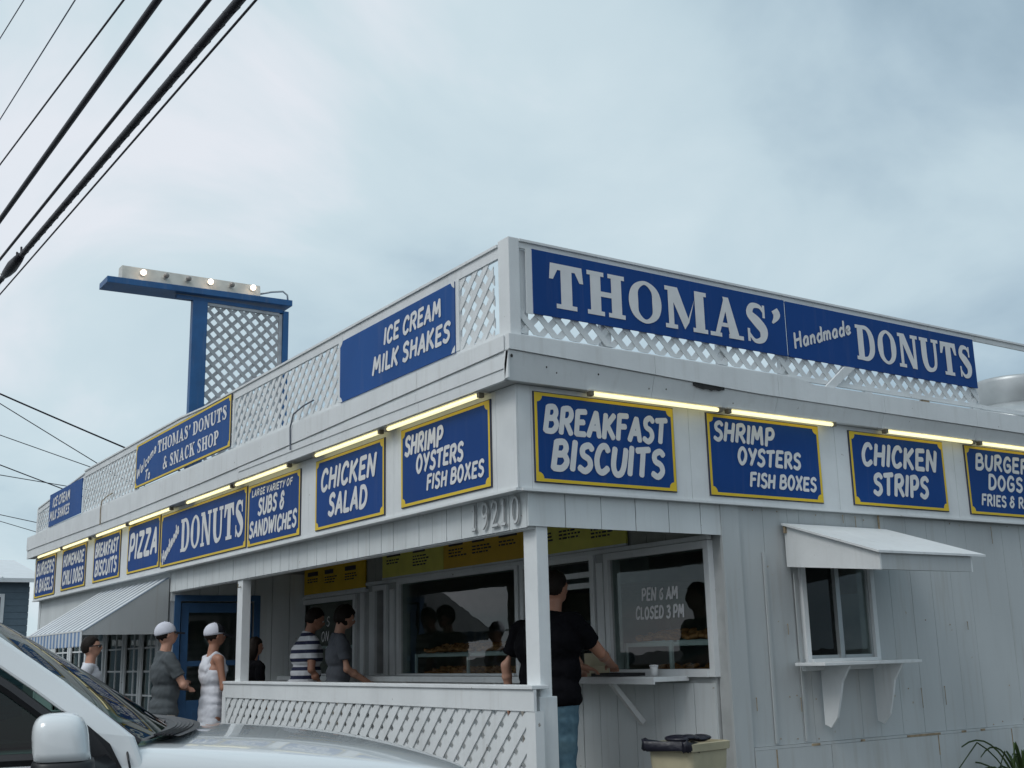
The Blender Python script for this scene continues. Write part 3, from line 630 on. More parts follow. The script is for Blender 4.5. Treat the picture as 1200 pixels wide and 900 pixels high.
# side window with its hood and shelf
f = box('window', M['trim'], shop, 2.575, 2.6195, YS - .018, YS + .06, 1.29, 2.06)
box('frame', M['trim'], f, 3.3505, 3.395, YS - .018, YS + .06, 1.29, 2.06); box('frame', M['trim'], f, 2.62, 3.35, YS - .018, YS + .06, 2.0205, 2.06); box('sill', M['trim'], f, 2.62, 3.35, YS - .03, YS + .06, 1.285, 1.3195)
box('sash', M['metal'], f, 2.62, 2.645, YS + .01, YS + .045, 1.32, 2.02); box('sash', M['metal'], f, 3.325, 3.35, YS + .01, YS + .045, 1.32, 2.02)
box('sash', M['metal'], f, 2.955, 2.99, YS - .004, YS + .045, 1.32, 2.02); box('sash', M['metal'], f, 2.991, 3.02, YS + .012, YS + .04, 1.32, 2.02)
box('sash', M['metal'], f, 2.6455, 2.9545, YS + .01, YS + .045, 1.32, 1.345); box('sash', M['metal'], f, 3.0205, 3.3245, YS + .01, YS + .045, 1.32, 1.345)
box('pane', M['glass'], f, 3.0205, 3.3245, YS + .024, YS + .029, 1.3455, 2.02)
box('pane', M['car_glass'], f, 2.6455, 2.9545, YS + .030, YS + .035, 1.3455, 2.02)
HX0, HX1, HY = 2.40, 3.60, -.855
hd = MB(); hd.add([(HX0, .025, 2.322), (HX1, .025, 2.322), (HX1, HY, 2.045), (HX0, HY, 2.045), (HX0, .025, 2.306), (HX1, .025, 2.306), (HX1, HY, 2.029), (HX0, HY, 2.029)],
       [(0, 3, 2, 1), (4, 5, 6, 7), (0, 1, 5, 4), (1, 2, 6, 5), (2, 3, 7, 6), (3, 0, 4, 7)])
hood = hd.build('window_hood', M['trim'], shop)
def quadprism(name, pts, nrm, mt, parent):
    n = Vector(nrm); mb = MB(); k = len(pts); mb.add([Vector(p) for p in pts] + [Vector(p) + n for p in pts], [tuple(range(k))[::-1], tuple(range(k, 2 * k))] + [(i, (i + 1) % k, k + (i + 1) % k, k + i) for i in range(k)])
    return mb.build(name, mt, parent)
quadprism('hood_cheek', [(HX0 + .03, .026, 2.30), (HX0 + .03, .026, 1.995), (HX0 + .03, HY + .02, 1.915), (HX0 + .03, HY + .02, 2.026)], (.016, 0, 0), M['trim'], hood)
quadprism('hood_cheek', [(HX1 - .16, .026, 2.30), (HX1 - .16, .026, 1.995), (HX1 - .16, HY + .02, 1.915), (HX1 - .16, HY + .02, 2.026)], (.016, 0, 0), M['trim'], hood)
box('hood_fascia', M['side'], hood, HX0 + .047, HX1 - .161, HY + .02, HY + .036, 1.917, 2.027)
p = MB(); p.box(HX0 + .012, HX0 + .028, -.0, .02, 2.245, 2.30); p.build('hood_bracket', M['old_wood'], hood)
sh = box('window_shelf', M['trim'], shop, 2.42, 3.50, -.275, .012, 1.272, 1.296, bevel=.004)
box('shelf_cleat', M['trim'], sh, 2.5, 3.42, -.02, .02, 1.235, 1.2715)
for x in (2.70, 3.285):
    prof = [(.022, 1.27), (.022, .845)] + [(.0 - .05 * sin(t) * 1.0 , .845 - .02 * sin(t * 2) ) for t in (.3, .7)] + [(-.075, .87), (-.10, .90), (-.145, 1.05), (-.17, 1.15), (-.255, 1.27)]
    quadprism('shelf_bracket', [(x, a, b) for a, b in prof], (.02, 0, 0), M['trim'], sh)

# far awning over the front windows
AY0, AY1 = 7.42, 10.45; M['awning_pan'] = mat('awning_grey_blue_stripe', (.10, .15, .21), .5); A = at('metal_awning', 'white corrugated metal awning with blue striped valance beside the porch', 'awning', (-.4, 8.9, 1.7))
nw = 12
for i in range(nw):
    a = AY0 + (AY1 - AY0) * i / nw; b = AY0 + (AY1 - AY0) * (i + 1) / nw; mb = MB(); c = (b - a); h = .003
    prof = [(a + c * .38, .0), (a + c * .40, h), (a + c * .94, h), (a + c, .0)]
    top = (.085, 2.375); botm = (-.86, 1.765)
    vs_ = [(top[0], y, top[1] + z) for y, z in prof] + [(botm[0], y, botm[1] + z) for y, z in prof] + [(top[0], y, top[1] + z - .004) for y, z in prof] + [(botm[0], y, botm[1] + z - .004) for y, z in prof]
    n = len(prof); fs_ = [(k, k + 1, n + k + 1, n + k) for k in range(n - 1)] + [(2 * n + k, 3 * n + k, 3 * n + k + 1, 2 * n + k + 1) for k in range(n - 1)] + [(n + k, n + k + 1, 3 * n + k + 1, 3 * n + k) for k in range(n - 1)]
    mb.add(vs_, fs_); mb.build('corrugated_sheet', M['awning'], A)
    mb = MB(); mb.add([(.085, a, 2.374), (.085, a + c * .379, 2.374), (-.86, a + c * .379, 1.764), (-.86, a, 1.764), (.085, a, 2.371), (.085, a + c * .379, 2.371), (-.86, a + c * .379, 1.761), (-.86, a, 1.761)], [(0, 1, 2, 3), (7, 6, 5, 4), (0, 3, 7, 4), (1, 5, 6, 2), (2, 6, 7, 3)]); mb.build('valley_strip', M['awning_pan'], A)
    for hlf in (0, 1, 2):
        y0_ = a + c * hlf / 3; y1_ = a + c * (hlf + 1) / 3; z1 = 1.764; cc = y1_ - y0_; mb = MB()
        mb.prism([(y0_ + .0005, z1), (y0_ + .0005, 1.612), (y0_ + cc * .5, 1.596), (y1_ - .0005, 1.612), (y1_ - .0005, z1)], lambda y, z: (-.862, y, z), lambda y, z: (-.868, y, z))
        mb.build('valance_strip', M['awning_blue'] if (i * 3 + hlf) % 2 else M['awning'], A)
quadprism('cheek_panel', [(.085, AY0 + .003, 2.37), (-.858, AY0 + .003, 1.76), (-.858, AY0 + .003, 1.728), (.085, AY0 + .003, 1.728)], (0, .014, 0), M['side'], A)
quadprism('cheek_panel', [(.085, AY1 - .02, 2.37), (-.858, AY1 - .02, 1.76), (-.858, AY1 - .02, 1.728), (.085, AY1 - .02, 1.728)], (0, .014, 0), M['side'], A)
box('edge_trim', M['trim'], A, -.872, -.8565, AY0, AY1, 1.7655, 1.783)

# ------------------------------------------------------------------ lattice
def clip(poly, x0, x1, y0, y1):
    def cut(P, inside, inter):
        o = []
        for i in range(len(P)):
            a, b = P[i - 1], P[i]
            if inside(b):
                if not inside(a): o.append(inter(a, b))
                o.append(b)
            elif inside(a): o.append(inter(a, b))
        return o
    def ix(x): return lambda a, b: (x, a[1] + (b[1] - a[1]) * (x - a[0]) / (b[0] - a[0]))
    def iy(y): return lambda a, b: (a[0] + (b[0] - a[0]) * (y - a[1]) / (b[1] - a[1]), y)
    for ins, it in ((lambda p: p[0] >= x0, ix(x0)), (lambda p: p[0] <= x1, ix(x1)), (lambda p: p[1] >= y0, iy(y0)), (lambda p: p[1] <= y1, iy(y1))):
        if poly: poly = cut(poly, ins, it)
    return poly
def lattice(parent, u0, u1, v0, v1, fn, pitch, w, mt, t=.007):
    """fn(u, v, d) -> point; two layers of 45 degree slats, each slat its own piece"""
    hw = w / 2 * math.sqrt(2); R_ = random.Random(int(u0 * 100 + v0 * 10))
    for layer, sgn in ((0, 1), (1, -1)):
        k0 = int((u0 - v1 - 2) / pitch) if sgn == 1 else int((u0 + v0 - 2) / pitch)
        for k in range(k0, k0 + int((u1 - u0 + v1 - v0 + 6) / pitch)):
            c = k * pitch + R_.uniform(-.004, .004)
            if sgn == 1: P = [(c + v0 - hw, v0), (c + v0 + hw, v0), (c + v1 + hw, v1), (c + v1 - hw, v1)]
            else: P = [(c - v0 - hw, v0), (c - v0 + hw, v0), (c - v1 + hw, v1), (c - v1 - hw, v1)]
            P = clip(P, u0, u1, v0, v1)
            if len(P) < 3: continue
            ar = abs(sum(P[i - 1][0] * P[i][1] - P[i][0] * P[i - 1][1] for i in range(len(P)))) / 2
            if ar < .0002: continue
            d0 = layer * (t + .0005)
            MB().prism(P, lambda u, v: fn(u, v, d0), lambda u, v: fn(u, v, d0 + t)).build('lattice_slat', mt, parent)

# rooftop fence, long left side (plane x = -.08, faces -X)
fl = at('rooftop_lattice_fence', 'long white lattice parapet fence receding over the left front of the shop', 'fence', (-.08, 7, 3.43))
FT = lambda y: 4.075 + (.035 if 6 < y < 11 else .0) - max(0, (y - 11)) * .055
FX = -.08
def segx(name, y0, y1, z0f, z1f, x0, x1, par, n=4, mt='trim'):
    mb = MB(); vs_ = []; fs_ = []
    for k in range(n + 1):
        y = y0 + (y1 - y0) * k / n
        for x, z in ((x0, z0f(y)), (x0, z1f(y)), (x1, z1f(y)), (x1, z0f(y))): vs_.append((x, y, z))
    for k in range(n):
        for j in range(4): p_ = k * 4 + j; r_ = k * 4 + (j + 1) % 4; fs_.append((p_, p_ + 4, r_ + 4, r_))
    fs_ += [(0, 1, 2, 3), (n * 4 + 3, n * 4 + 2, n * 4 + 1, n * 4)]; mb.add(vs_, fs_); return mb.build(name, M[mt], par)
ys = [.04, 2.46, 5.0, 8.4, 11.0, 13.95]
for a, b in zip(ys, ys[1:]):
    segx('top_rail', a + .002, b - .002, lambda y: FT(y) - .075, lambda y: FT(y), FX - .006, FX + .02, fl)
    segx('cap_rail', a + .002, b - .002, lambda y: FT(y) + .001, lambda y: FT(y) + .02, FX - .02, FX + .07, fl)
    segx('bottom_rail', a + .002, b - .002, lambda y: 3.432 + .004 * y, lambda y: 3.475 + .004 * y, FX - .006, FX + .02, fl)
for y in (.575, 2.50, 5.0, 8.40, 11.02, 13.12): segx('fence_post', y - .022, y + .022, lambda q: 3.478 + .004 * q, lambda q: FT(q) - .077, FX - .012, FX + .015, fl, 1)
segx('end_post', 13.95, 14.03, lambda q: 3.44, lambda q: FT(q) + .01, FX - .01, FX + .08, fl, 1)
fnL = lambda u, v, d: (FX + .004 - d + .012, u, v)
for a, b in ((.12, .553), (2.522, 4.978), (8.422, 10.998), (13.142, 13.95)):
    lattice(fl, a, b, 3.476 + .004 * a, FT((a + b) / 2) - .076, fnL, .150, .049, M['trim'])
box('corner_post', M['trim'], fl, FX - .012, FX + .075, FX - .012, .0385, 3.431, 4.115, bevel=.004)
# conduit hooks on the fascia
for y in (3.2, 9.6):
    p = MB(); p.tube([(-.14, y + .2, 3.22), (-.145, y + .2, 3.42), (-.15, y + .12, 3.53), (-.13, y - .05, 3.575), (-.1, y - .2, 3.60)], .007, 6); p.build('conduit_loop', M['wire_thin'] if y < 5 else M['old_wood'], fl)

# rooftop fence, right side (plane y = -.08, faces -Y)
fr_ = at('rooftop_lattice_fence', 'white lattice parapet fence carrying the big name signs on the right front', 'fence', (3, -.08, 3.42))
FY = -.08
for a, b in ((-.005, 2.48), (2.484, 4.93), (4.934, 7.4), (7.404, 10.9)):
    box('top_rail', M['trim'], fr_, a, b, FY - .004, FY + .02, 4.052, 4.095); box('cap_rail', M['trim'], fr_, a, b, FY - .018, FY + .06, 4.0955, 4.112)
box('bottom_rail', M['trim'], fr_, -.005, 2.48, FY - .006, FY + .02, 3.432, 3.452); box('bottom_rail', M['trim'], fr_, 2.484, 4.93, FY - .006, FY + .02, 3.428, 3.462)
box('bottom_rail', M['trim'], fr_, 4.934, 10.9, FY - .006, FY + .02, 3.425, 3.462)
for x in (2.62, 3.42, 4.15, 4.84, 6.0, 7.2, 8.4): box('rail_block', M['old_wood'] if x in (2.62, 4.15) else M['trim'], fr_, x - .045, x + .045, FY + .0, FY + .035, 3.340, 3.4275)
for x in (.03, .73, 1.83, 2.48, 4.86, 7.4): box('fence_post', M['trim'], fr_, x - .045, x + .045, FY + .0205, FY + .055, 3.463, 4.051)
lattice(fr_, .0, 4.90, 3.4625, 3.62, lambda u, v, d: (u, FY + .016 - d, v), .150, .044, M['trim'])
quadprism('diagonal_brace', [(2.80, FY - .012, 3.345), (2.90, FY - .012, 3.345), (3.24, FY - .012, 3.595), (3.12, FY - .012, 3.595)], (0, -.02, 0), M['trim'], fr_)
box('name_sign_frame', M['trim'], fr_, .045, .095, FY - .012, FY - .0045, 3.60, 4.051)

# porch railing with wide lattice
rl = at('porch_railing', 'white porch railing with wide basketweave lattice panel below a deep cap', 'railing', (.1, 2.6, .15))
box('cap_board', M['trim'], rl, .065, .20, .0, 5.50, 1.188, 1.212, bevel=.003)
box('face_board', M['trim'], rl, .080, .10, .0, 5.50, 1.055, 1.187); box('bottom_board', M['trim'], rl, .080, .10, .0, 5.50, .18, .28)
box('end_post', M['trim'], rl, .078, .17, 5.44, 5.53, .0, 1.186); box('end_post', M['trim'], rl, .084, .149, -.004, .10, .0, 1.054)
lattice(rl, .105, 5.438, .281, 1.054, lambda u, v, d: (.110 - d, u, v), .160, .069, M['trim'], .010)
# ------------------------------------------------------------------ signs
B0 = .0 - .0005
make_sign('shop_sign', 'blue BREAKFAST BISCUITS sign beside the corner on the right front', 'y', .13, 1.35, 2.49, 3.10,
    [('BREAKFAST', .075, .93, .70, .27), ('BISCUITS', .12, .90, .31, .30)], off=B0, group='blue menu signs on the sign band')
make_sign('shop_sign', 'blue SHRIMP OYSTERS FISH BOXES sign, second from the corner on the right front', 'y', 1.665, 2.855, 2.487, 3.10,
    [('SHRIMP', .06, .57, .78, .21), ('OYSTERS', .25, .80, .51, .19), ('FISH BOXES', .34, .93, .23, .16)], off=B0, group='blue menu signs on the sign band')
make_sign('shop_sign', 'blue CHICKEN STRIPS sign above the side window hood', 'y', 3.205, 4.40, 2.495, 3.10,
    [('CHICKEN', .12, .90, .70, .27), ('STRIPS', .21, .78, .31, .27)], off=B0, group='blue menu signs on the sign band')
make_sign('shop_sign', 'blue BURGERS DOGS FRIES sign cut by the right edge of the photo', 'y', 4.695, 5.89, 2.49, 3.10,
    [('BURGERS', .12, .86, .77, .21), ('DOGS', .25, .66, .49, .20), ('FRIES & RINGS', .14, .90, .22, .15)], off=B0, group='blue menu signs on the sign band')
G_ = 'blue menu signs on the sign band'
make_sign('shop_sign', 'blue SHRIMP OYSTERS FISH BOXES sign next to the corner on the left front', 'x', .295, 1.565, 2.49, 3.09,
    [('SHRIMP', .06, .50, .76, .22), ('OYSTERS', .20, .72, .50, .20), ('FISH BOXES', .32, .93, .24, .17)], off=B0, group=G_)
make_sign('shop_sign', 'blue CHICKEN SALAD sign on the left front', 'x', 1.835, 3.13, 2.475, 3.085,
    [('CHICKEN', .10, .89, .69, .27), ('SALAD', .22, .77, .31, .27)], off=B0, group=G_)
make_sign('shop_sign', 'blue LARGE VARIETY OF SUBS & SANDWICHES sign', 'x', 3.455, 4.72, 2.475, 3.075,
    [('LARGE VARIETY OF', .08, .86, .85, .10), ('SUBS &', .22, .72, .61, .24), ('SANDWICHES', .05, .94, .27, .23)], off=B0, group=G_)
make_sign('shop_sign', 'wide blue Handmade DONUTS sign on the left sign band', 'x', 4.76, 7.50, 2.482, 3.09,
    [('Handmade', .015, .255, .42, .20, dict(rot=.52, slant=.2)), ('DONUTS', .27, .975, .50, .60, SER)], off=B0, group=G_)
make_sign('shop_sign', 'blue PIZZA sign on the left front', 'x', 7.545, 8.88, 2.50, 3.115, [('PIZZA', .07, .93, .53, .46)], off=B0, group=G_)
make_sign('shop_sign', 'blue BREAKFAST BISCUITS sign beside the PIZZA sign', 'x', 9.22, 10.55, 2.495, 3.11,
    [('BREAKFAST', .08, .92, .70, .27), ('BISCUITS', .10, .90, .30, .30)], off=B0, group=G_)
make_sign('shop_sign', 'blue HOMEMADE CHILI DOGS sign, second from the far end', 'x', 10.97, 12.4, 2.49, 3.11,
    [('HOMEMADE', .08, .92, .71, .25), ('CHILI DOGS', .08, .92, .30, .30)], off=B0, group=G_)
make_sign('shop_sign', 'blue BURGERS & BAGELS sign at the far end', 'x', 12.82, 14.22, 2.475, 3.11,
    [('BURGERS', .08, .92, .71, .28), ('& BAGELS', .08, .92, .30, .28)], off=B0, group=G_)
# signs on the rooftop fence
GR = 'signs on the rooftop fence'
make_sign('roof_sign', 'large blue THOMAS\' name board on the rooftop fence', 'y', .095, 2.487, 3.605, 4.056, [("THOMAS'", .055, .975, .49, .70, SER)], border=False, off=FY - .0055, letter='letter', cat='name sign', group=GR)
make_sign('roof_sign', 'large blue Handmade DONUTS board on the rooftop fence', 'y', 2.503, 4.875, 3.605, 4.052,
    [('Handmade', .02, .315, .53, .25, dict(rot=.30, slant=.25, wt=.20)), ('DONUTS', .335, .975, .50, .66, SER)], border=False, off=FY - .0055, cat='name sign', group=GR)
make_sign('roof_sign', 'blue ICE CREAM MILK SHAKES board nearest the corner on the roof fence', 'x', .60, 2.475, 3.475, 3.995,
    [('ICE CREAM', .43, .90, .72, .235), ('MILK SHAKES', .33, .965, .33, .25)], border=False, off=FX - .0065, blue='blue2', cat='roof sign', corners=True, group=GR)
make_sign('roof_sign', 'blue Welcome To THOMAS\' DONUTS & SNACK SHOP board on the roof fence', 'x', 5.03, 8.37, 3.515, 4.065,
    [('Welcome', .015, .255, .52, .20, dict(rot=.30, slant=.2)), ('To', .13, .19, .20, .20), ("THOMAS' DONUTS", .27, .965, .70, .27, SER), ('& SNACK SHOP', .34, .90, .29, .27, SER)], off=FX - .0125, blue='blue2', cat='roof sign', group=GR)
make_sign('roof_sign', 'buckled blue ICE CREAM MILK SHAKES board at the far end of the roof fence', 'x', 11.06, 13.08, 3.525, 4.03,
    [('ICE CREAM', .12, .66, .70, .26), ('MILK SHAKES', .05, .66, .30, .26)], border=False, off=FX - .0125, blue='blue2', cat='roof sign', group=GR)
# yellow menu boards above the hatches
def menu(label, y0, y1, z0, z1, mt, seed):
    t = at('menu_board', label, 'menu board', (BW, (y0 + y1) / 2, z0), group='yellow menu boards above the serving hatches')
    box('panel', M[mt], t, BW - .038, BW - .018, y0, y1, z0, z1); R_ = random.Random(seed)
    mb = None
    def dash(u, v, w, h): mb.add([(BW - .0395, y1 - u, v), (BW - .0395, y1 - u - w, v), (BW - .0395, y1 - u - w, v + h), (BW - .0395, y1 - u, v + h)], [(0, 1, 2, 3)])
    u = .1
    while u < (y1 - y0) - .4:
        mb = MB(); hh = R_.uniform(.35, .75)
        dash(u, z0 + .215, R_.uniform(.22, .32), .05)
        for r in range(R_.randint(2, 4)):
            q = u
            while q < u + R_.uniform(.2, .34):
                w = R_.uniform(.02, .07); dash(q, z0 + .17 - r * .030, w, .015); q += w + .015
        u += R_.uniform(.42, .6); o = mb.build('print', M['ink'], t); o['kind'] = 'stuff'
    box('moulding', M['old_wood'] if 0 else M['trim'], t, BW - .044, BW - .0185, y0, y1, z0 - .018, z0 - .0005)
menu('orange yellow menu board at the far end of the porch', 5.70, 7.36, 2.175, 2.60, 'menu_y', 1)
menu('pale olive yellow menu board left of the ochre one', 3.95, 5.27, 2.245, 2.66, 'menu_g', 2)
menu('ochre menu board above the donut window behind the corner post', 2.50, 3.945, 2.245, 2.66, 'menu_o', 3)
menu('greenish yellow menu board right of the corner post', 1.07, 2.495, 2.245, 2.66, 'menu_g', 4)
# house number: raised digits 19210 near the corner
hn = at('house_number', 'raised number 19210 on the header beam at the corner', 'house number', (.08, .35, 2.25))
for i, ch in enumerate('19210'):
    u0 = .70 - i * .125
    for nm, w, k0, mt in (('digit_shadow', .030, 0, 'digit_shade'), ('digit', .017, .006, 'digit')):  # wider grey strokes behind each digit paint its shadow outline
        tx = Text(lambda u, v, k: (XS - .0195 - k0 - k * .0001, u0 - u, 2.245 + v)); tx.cap = 1.0
        for g in CG[ch][1]:
            pts = smooth_path(g[1], 6) if g[0] else g[1]
            tx.stroke([(a * .16, b * .165) for a, b in pts], w, lambda a, b: (a, b), closed=(g[1][0] == g[1][-1]))
        tx.build(hn, M[mt], nm)

# ------------------------------------------------------------------ fluorescent lights under the soffit
def lamp(plane, a0, a1, label, two=False):
    mid = (a0 + a1) / 2; loc = (mid, -.07, 3.12) if plane == 'y' else (-.07, mid, 3.12)
    t = at('fluorescent_light', label, 'tube light', loc, group='lit fluorescent tubes under the eaves'); a0 += .02; a1 -= .02
    def P(a, d, z): return (a, -d, z) if plane == 'y' else (-d, a, z)
    def bx(nm, mt, a, b, d0, d1, z0, z1):
        return box(nm, M[mt], t, a, b, -d1, -d0, z0, z1) if plane == 'y' else box(nm, M[mt], t, -d1, -d0, a, b, z0, z1)
    bx('housing', 'fixture', a0, a1, .018, .102, 3.126, 3.1365)
    mb = MB(); mb.tube([P(a0 + .03, .082, 3.1085), P(a1 - .03, .082, 3.1085)], .0145, 10); mb.build('tube', M['tube'], t, smooth=True)
    for e0 in (a0, a1 - .03):
        s_ = bx('socket', 'dark_metal', e0, e0 + .03, .06, .102, 3.093, 3.1255)
lamp('y', .52, 1.77, 'lit fluorescent tube over the right BREAKFAST BISCUITS sign'); lamp('y', 1.79, 2.99, 'lit fluorescent tube over the right SHRIMP sign')
lamp('y', 3.54, 4.76, 'lit fluorescent tube over the CHICKEN STRIPS sign'); lamp('y', 4.79, 6.0, 'lit fluorescent tube over the BURGERS DOGS sign')
lamp('x', .27, 1.69, 'lit fluorescent tube over the SHRIMP sign left of the corner'); lamp('x', 1.73, 3.02, 'lit fluorescent tube over the CHICKEN SALAD sign')
lamp('x', 3.52, 4.93, 'lit fluorescent tube over the SUBS sign'); lamp('x', 4.96, 6.42, 'lit fluorescent tube over the Handmade DONUTS sign on the sign band')
lamp('x', 6.9, 8.62, 'lit fluorescent tube over the PIZZA sign'); lamp('x', 8.66, 10.2, 'lit fluorescent tube over the left BREAKFAST BISCUITS sign')
lamp('x', 10.5, 12.1, 'lit fluorescent tube over the HOMEMADE CHILI DOGS sign'); lamp('x', 12.14, 13.8, 'lit fluorescent tube over the BURGERS & BAGELS sign')

# ------------------------------------------------------------------ tall blue frame on the roof with the lamp box
tf = at('roof_sign_frame', 'tall blue T shaped sign frame with lattice standing on the roof', 'sign frame', (.6, 7, 3.23))
TY = 7.0
box('post', M['post_blue'], tf, .095, .275, TY, TY + .09, 3.34, 5.635, bevel=.003); box('post', M['post_blue'], tf, 1.245, 1.315, TY, TY + .16, 3.34, 5.66, bevel=.003)
p = MB(); p.add([(-.93, TY - .05, 5.68), (1.34, TY - .05, 5.725), (1.34, TY + .30, 5.725), (-.93, TY + .30, 5.68), (-.93, TY - .05, 5.755), (1.34, TY - .05, 5.80), (1.34, TY + .30, 5.80), (-.93, TY + .30, 5.755)],
      [(0, 3, 2, 1), (4, 5, 6, 7), (0, 1, 5, 4), (1, 2, 6, 5), (2, 3, 7, 6), (3, 0, 4, 7)]); p.build('cross_beam', M['post_blue'], tf, bevel=.004)
box('under_rail', M['post_blue'], tf, -.10, 1.243, TY + .02, TY + .08, 5.636, 5.679)
lattice(tf, .277, 1.20, 3.36, 5.60, lambda u, v, d: (u, TY + .06 - d, v), .150, .042, M['tlat'])
box('lattice_edge', M['tlat'], tf, 1.20, 1.24, TY + .03, TY + .07, 3.36, 5.62); box('lattice_edge', M['tlat'], tf, .277, 1.20, TY + .03, TY + .07, 5.60, 5.635)
lb = at('lamp_box', 'long white lamp box with six bulbs lying on the blue cross beam', 'lamp box', (-.1, 7.05, 5.76))
def skew(x): return 5.757 + (x + .93) / 2.27 * .045
mb = MB(); x0, x1 = -.76, .93
mb.add([(x0, TY - .02, skew(x0)), (x1, TY - .02, skew(x1)), (x1, TY + .14, skew(x1)), (x0, TY + .14, skew(x0)), (x0, TY + .0, skew(x0) + .165), (x1, TY + .0, skew(x1) + .145), (x1, TY + .14, skew(x1) + .145), (x0, TY + .14, skew(x0) + .165)],
       [(0, 3, 2, 1), (4, 5, 6, 7), (0, 1, 5, 4), (1, 2, 6, 5), (2, 3, 7, 6), (3, 0, 4, 7)]); mb.build('housing', M['fixture'], lb, bevel=.004)
for i in range(6):
    x = -.53 + i * .268; z = skew(x) + .085; lit = i in (0, 3, 5)
    mb = MB(); mb.tube([(x, TY - .012, z), (x, TY - .05, z)], .026, 10); mb.build('socket', M['fixture'], lb)
    mb = MB(); mb.ell((x, TY - .075, z), (.034, .038, .034), 12, 8); mb.build('bulb', M['bulb_lit' if lit else 'bulb_off'], lb, smooth=True)
p = MB(); p.tube([(.93, TY + .05, skew(.93) + .05), (1.1, TY + .05, 5.90), (1.25, TY + .05, 5.93), (1.31, TY + .05, 5.89), (1.32, TY + .05, 5.80)], .012, 8); p.build('conduit', M['metal'], lb, smooth=True)

# roof exhaust fan
ef = thing('exhaust_fan', 'round galvanised exhaust fan on the roof at the right edge', 'roof vent', (7.95, 1.5, 3.23)); mb = MB()
mb.lathe([(.0, 1.12), (.38, 1.115), (.455, 1.10), (.475, 1.08), (.478, 1.05), (.478, .80), (.47, .79)], seg=40); mb.build('fan_cap', M['metal'], ef, smooth=True)
mb = MB(); mb.lathe([(.40, .80), (.47, .79), (.62, .74), (.75, .66), (.80, .58), (.80, .55), (.5, .5)], seg=40); mb.build('wind_band', M['metal'], ef, smooth=True)
mb = MB(); mb.box(-.45, .45, -.45, .45, 0, .55); mb.build('curb', M['metal'], ef)

# ------------------------------------------------------------------ donut racks, trays, counter things
def rack(label, y0, y1, zs, x0=1.93, x1=2.45):
    t = at('display_rack', label, 'display rack', ((x0 + x1) / 2, (y0 + y1) / 2, .15), group='donut display racks behind the windows')
    for z in zs: box('shelf', M['rack'], t, x0, x1, y0, y1, z, z + .03)
    for y in (y0, (y0 + y1) / 2 - .01, y1 - .03): box('upright', M['rack'], t, x0 - .022, x0 - .001, y, y + .03, .15, zs[-1] + .03)
rack('white donut rack behind the opening hours window', .22, 1.36, (1.17, 1.44)); rack('white donut rack behind the wide window', 2.72, 4.85, (1.17, 1.40)); rack('white donut rack behind the far window', 6.0, 7.4, (1.17, 1.53))
dm = MB(); R1, R2 = .032, .0165
vs_ = [((R1 + R2 * cos(b)) * cos(a), (R1 + R2 * cos(b)) * sin(a), R2 * 1.05 * sin(b)) for a in [2 * pi * i / 12 for i in range(12)] for b in [2 * pi * j / 7 for j in range(7)]]
dm.add(vs_, [(i * 7 + j, ((i + 1) % 12) * 7 + j, ((i + 1) % 12) * 7 + (j + 1) % 7, i * 7 + (j + 1) % 7) for i in range(12) for j in range(7)])
donut0 = dm.build('donut', M['donut'], None, smooth=True); first = [True]; R_ = random.Random(11)
def donuts(y0, y1, z, where):
    n = max(1, int((y1 - y0) / .46))
    for t_ in range(n):
        ya = y0 + (y1 - y0) * t_ / n + .02; yb = y0 + (y1 - y0) * (t_ + 1) / n - .02
        tr = box('donut_tray', M['tray'], None, 1.96, 2.42, ya, yb, z + .001, z + .012); od = ['rightmost', 'second from the right', 'third from the right', 'leftmost'] if n == 4 else ['right hand', 'left hand']; tag(tr, od[t_] + ' steel tray of donuts ' + where, 'tray', 'trays of donuts ' + where)
        y = ya + .05
        while y < yb - .03:
            for k in range(3):
                o = donut0 if first[0] else donut0.copy()
                if not first[0]: COL.objects.link(o)
                first[0] = False; o.location = (2.0 + k * .105 + R_.uniform(-.01, .01), y + R_.uniform(-.012, .012), z + .035 + k * .022); o.rotation_euler = (R_.uniform(-.3, .3), R_.uniform(-.5, -.1), R_.uniform(0, 6))
                tag(o, 'brown fried donut on a tray ' + where, 'donut', 'donuts ' + where)
            y += .092
donuts(.25, 1.34, 1.47, 'on the upper shelf behind the opening hours window'); donuts(.25, 1.34, 1.20, 'on the lower shelf behind the opening hours window')
donuts(2.75, 4.82, 1.43, 'on the upper shelf behind the wide window'); donuts(2.75, 4.82, 1.20, 'on the lower shelf behind the wide window')
c = thing('paper_cup', 'small white paper cup standing on the counter by the hours window', 'cup', (1.62, .66, 1.223)); mb = MB(); mb.lathe([(0, .001), (.024, 0), (.032, .075), (.029, .075), (.022, .004), (0, .004)], seg=16); mb.build('cup', M['paper'], c, smooth=True)
mb = MB(); mb.lathe([(.0325, .07), (.034, .076), (.0325, .082), (0, .083)], seg=16); mb.build('lid', M['paper'], c, smooth=True)
t = at('napkin_tray', 'flat black tray lying on the counter near the hours window', 'tray', (1.55, 1.0, 1.223)); box('base', M['black_plastic'], t, 1.46, 1.70, .86, 1.22, 1.2235, 1.232)
for (a, b, c_, d) in ((1.46, 1.70, .86, .87), (1.46, 1.70, 1.21, 1.22), (1.46, 1.468, .871, 1.209), (1.692, 1.70, .871, 1.209)): box('rim', M['black_plastic'], t, a, b, c_, d, 1.2325, 1.248)
t = at('cardboard_box', 'beige cardboard donut box open on the counter beside the black shirt man', 'box', (1.56, 1.45, 1.223)); M['card'] = mat('beige_cardboard', (.40, .36, .25), .8)
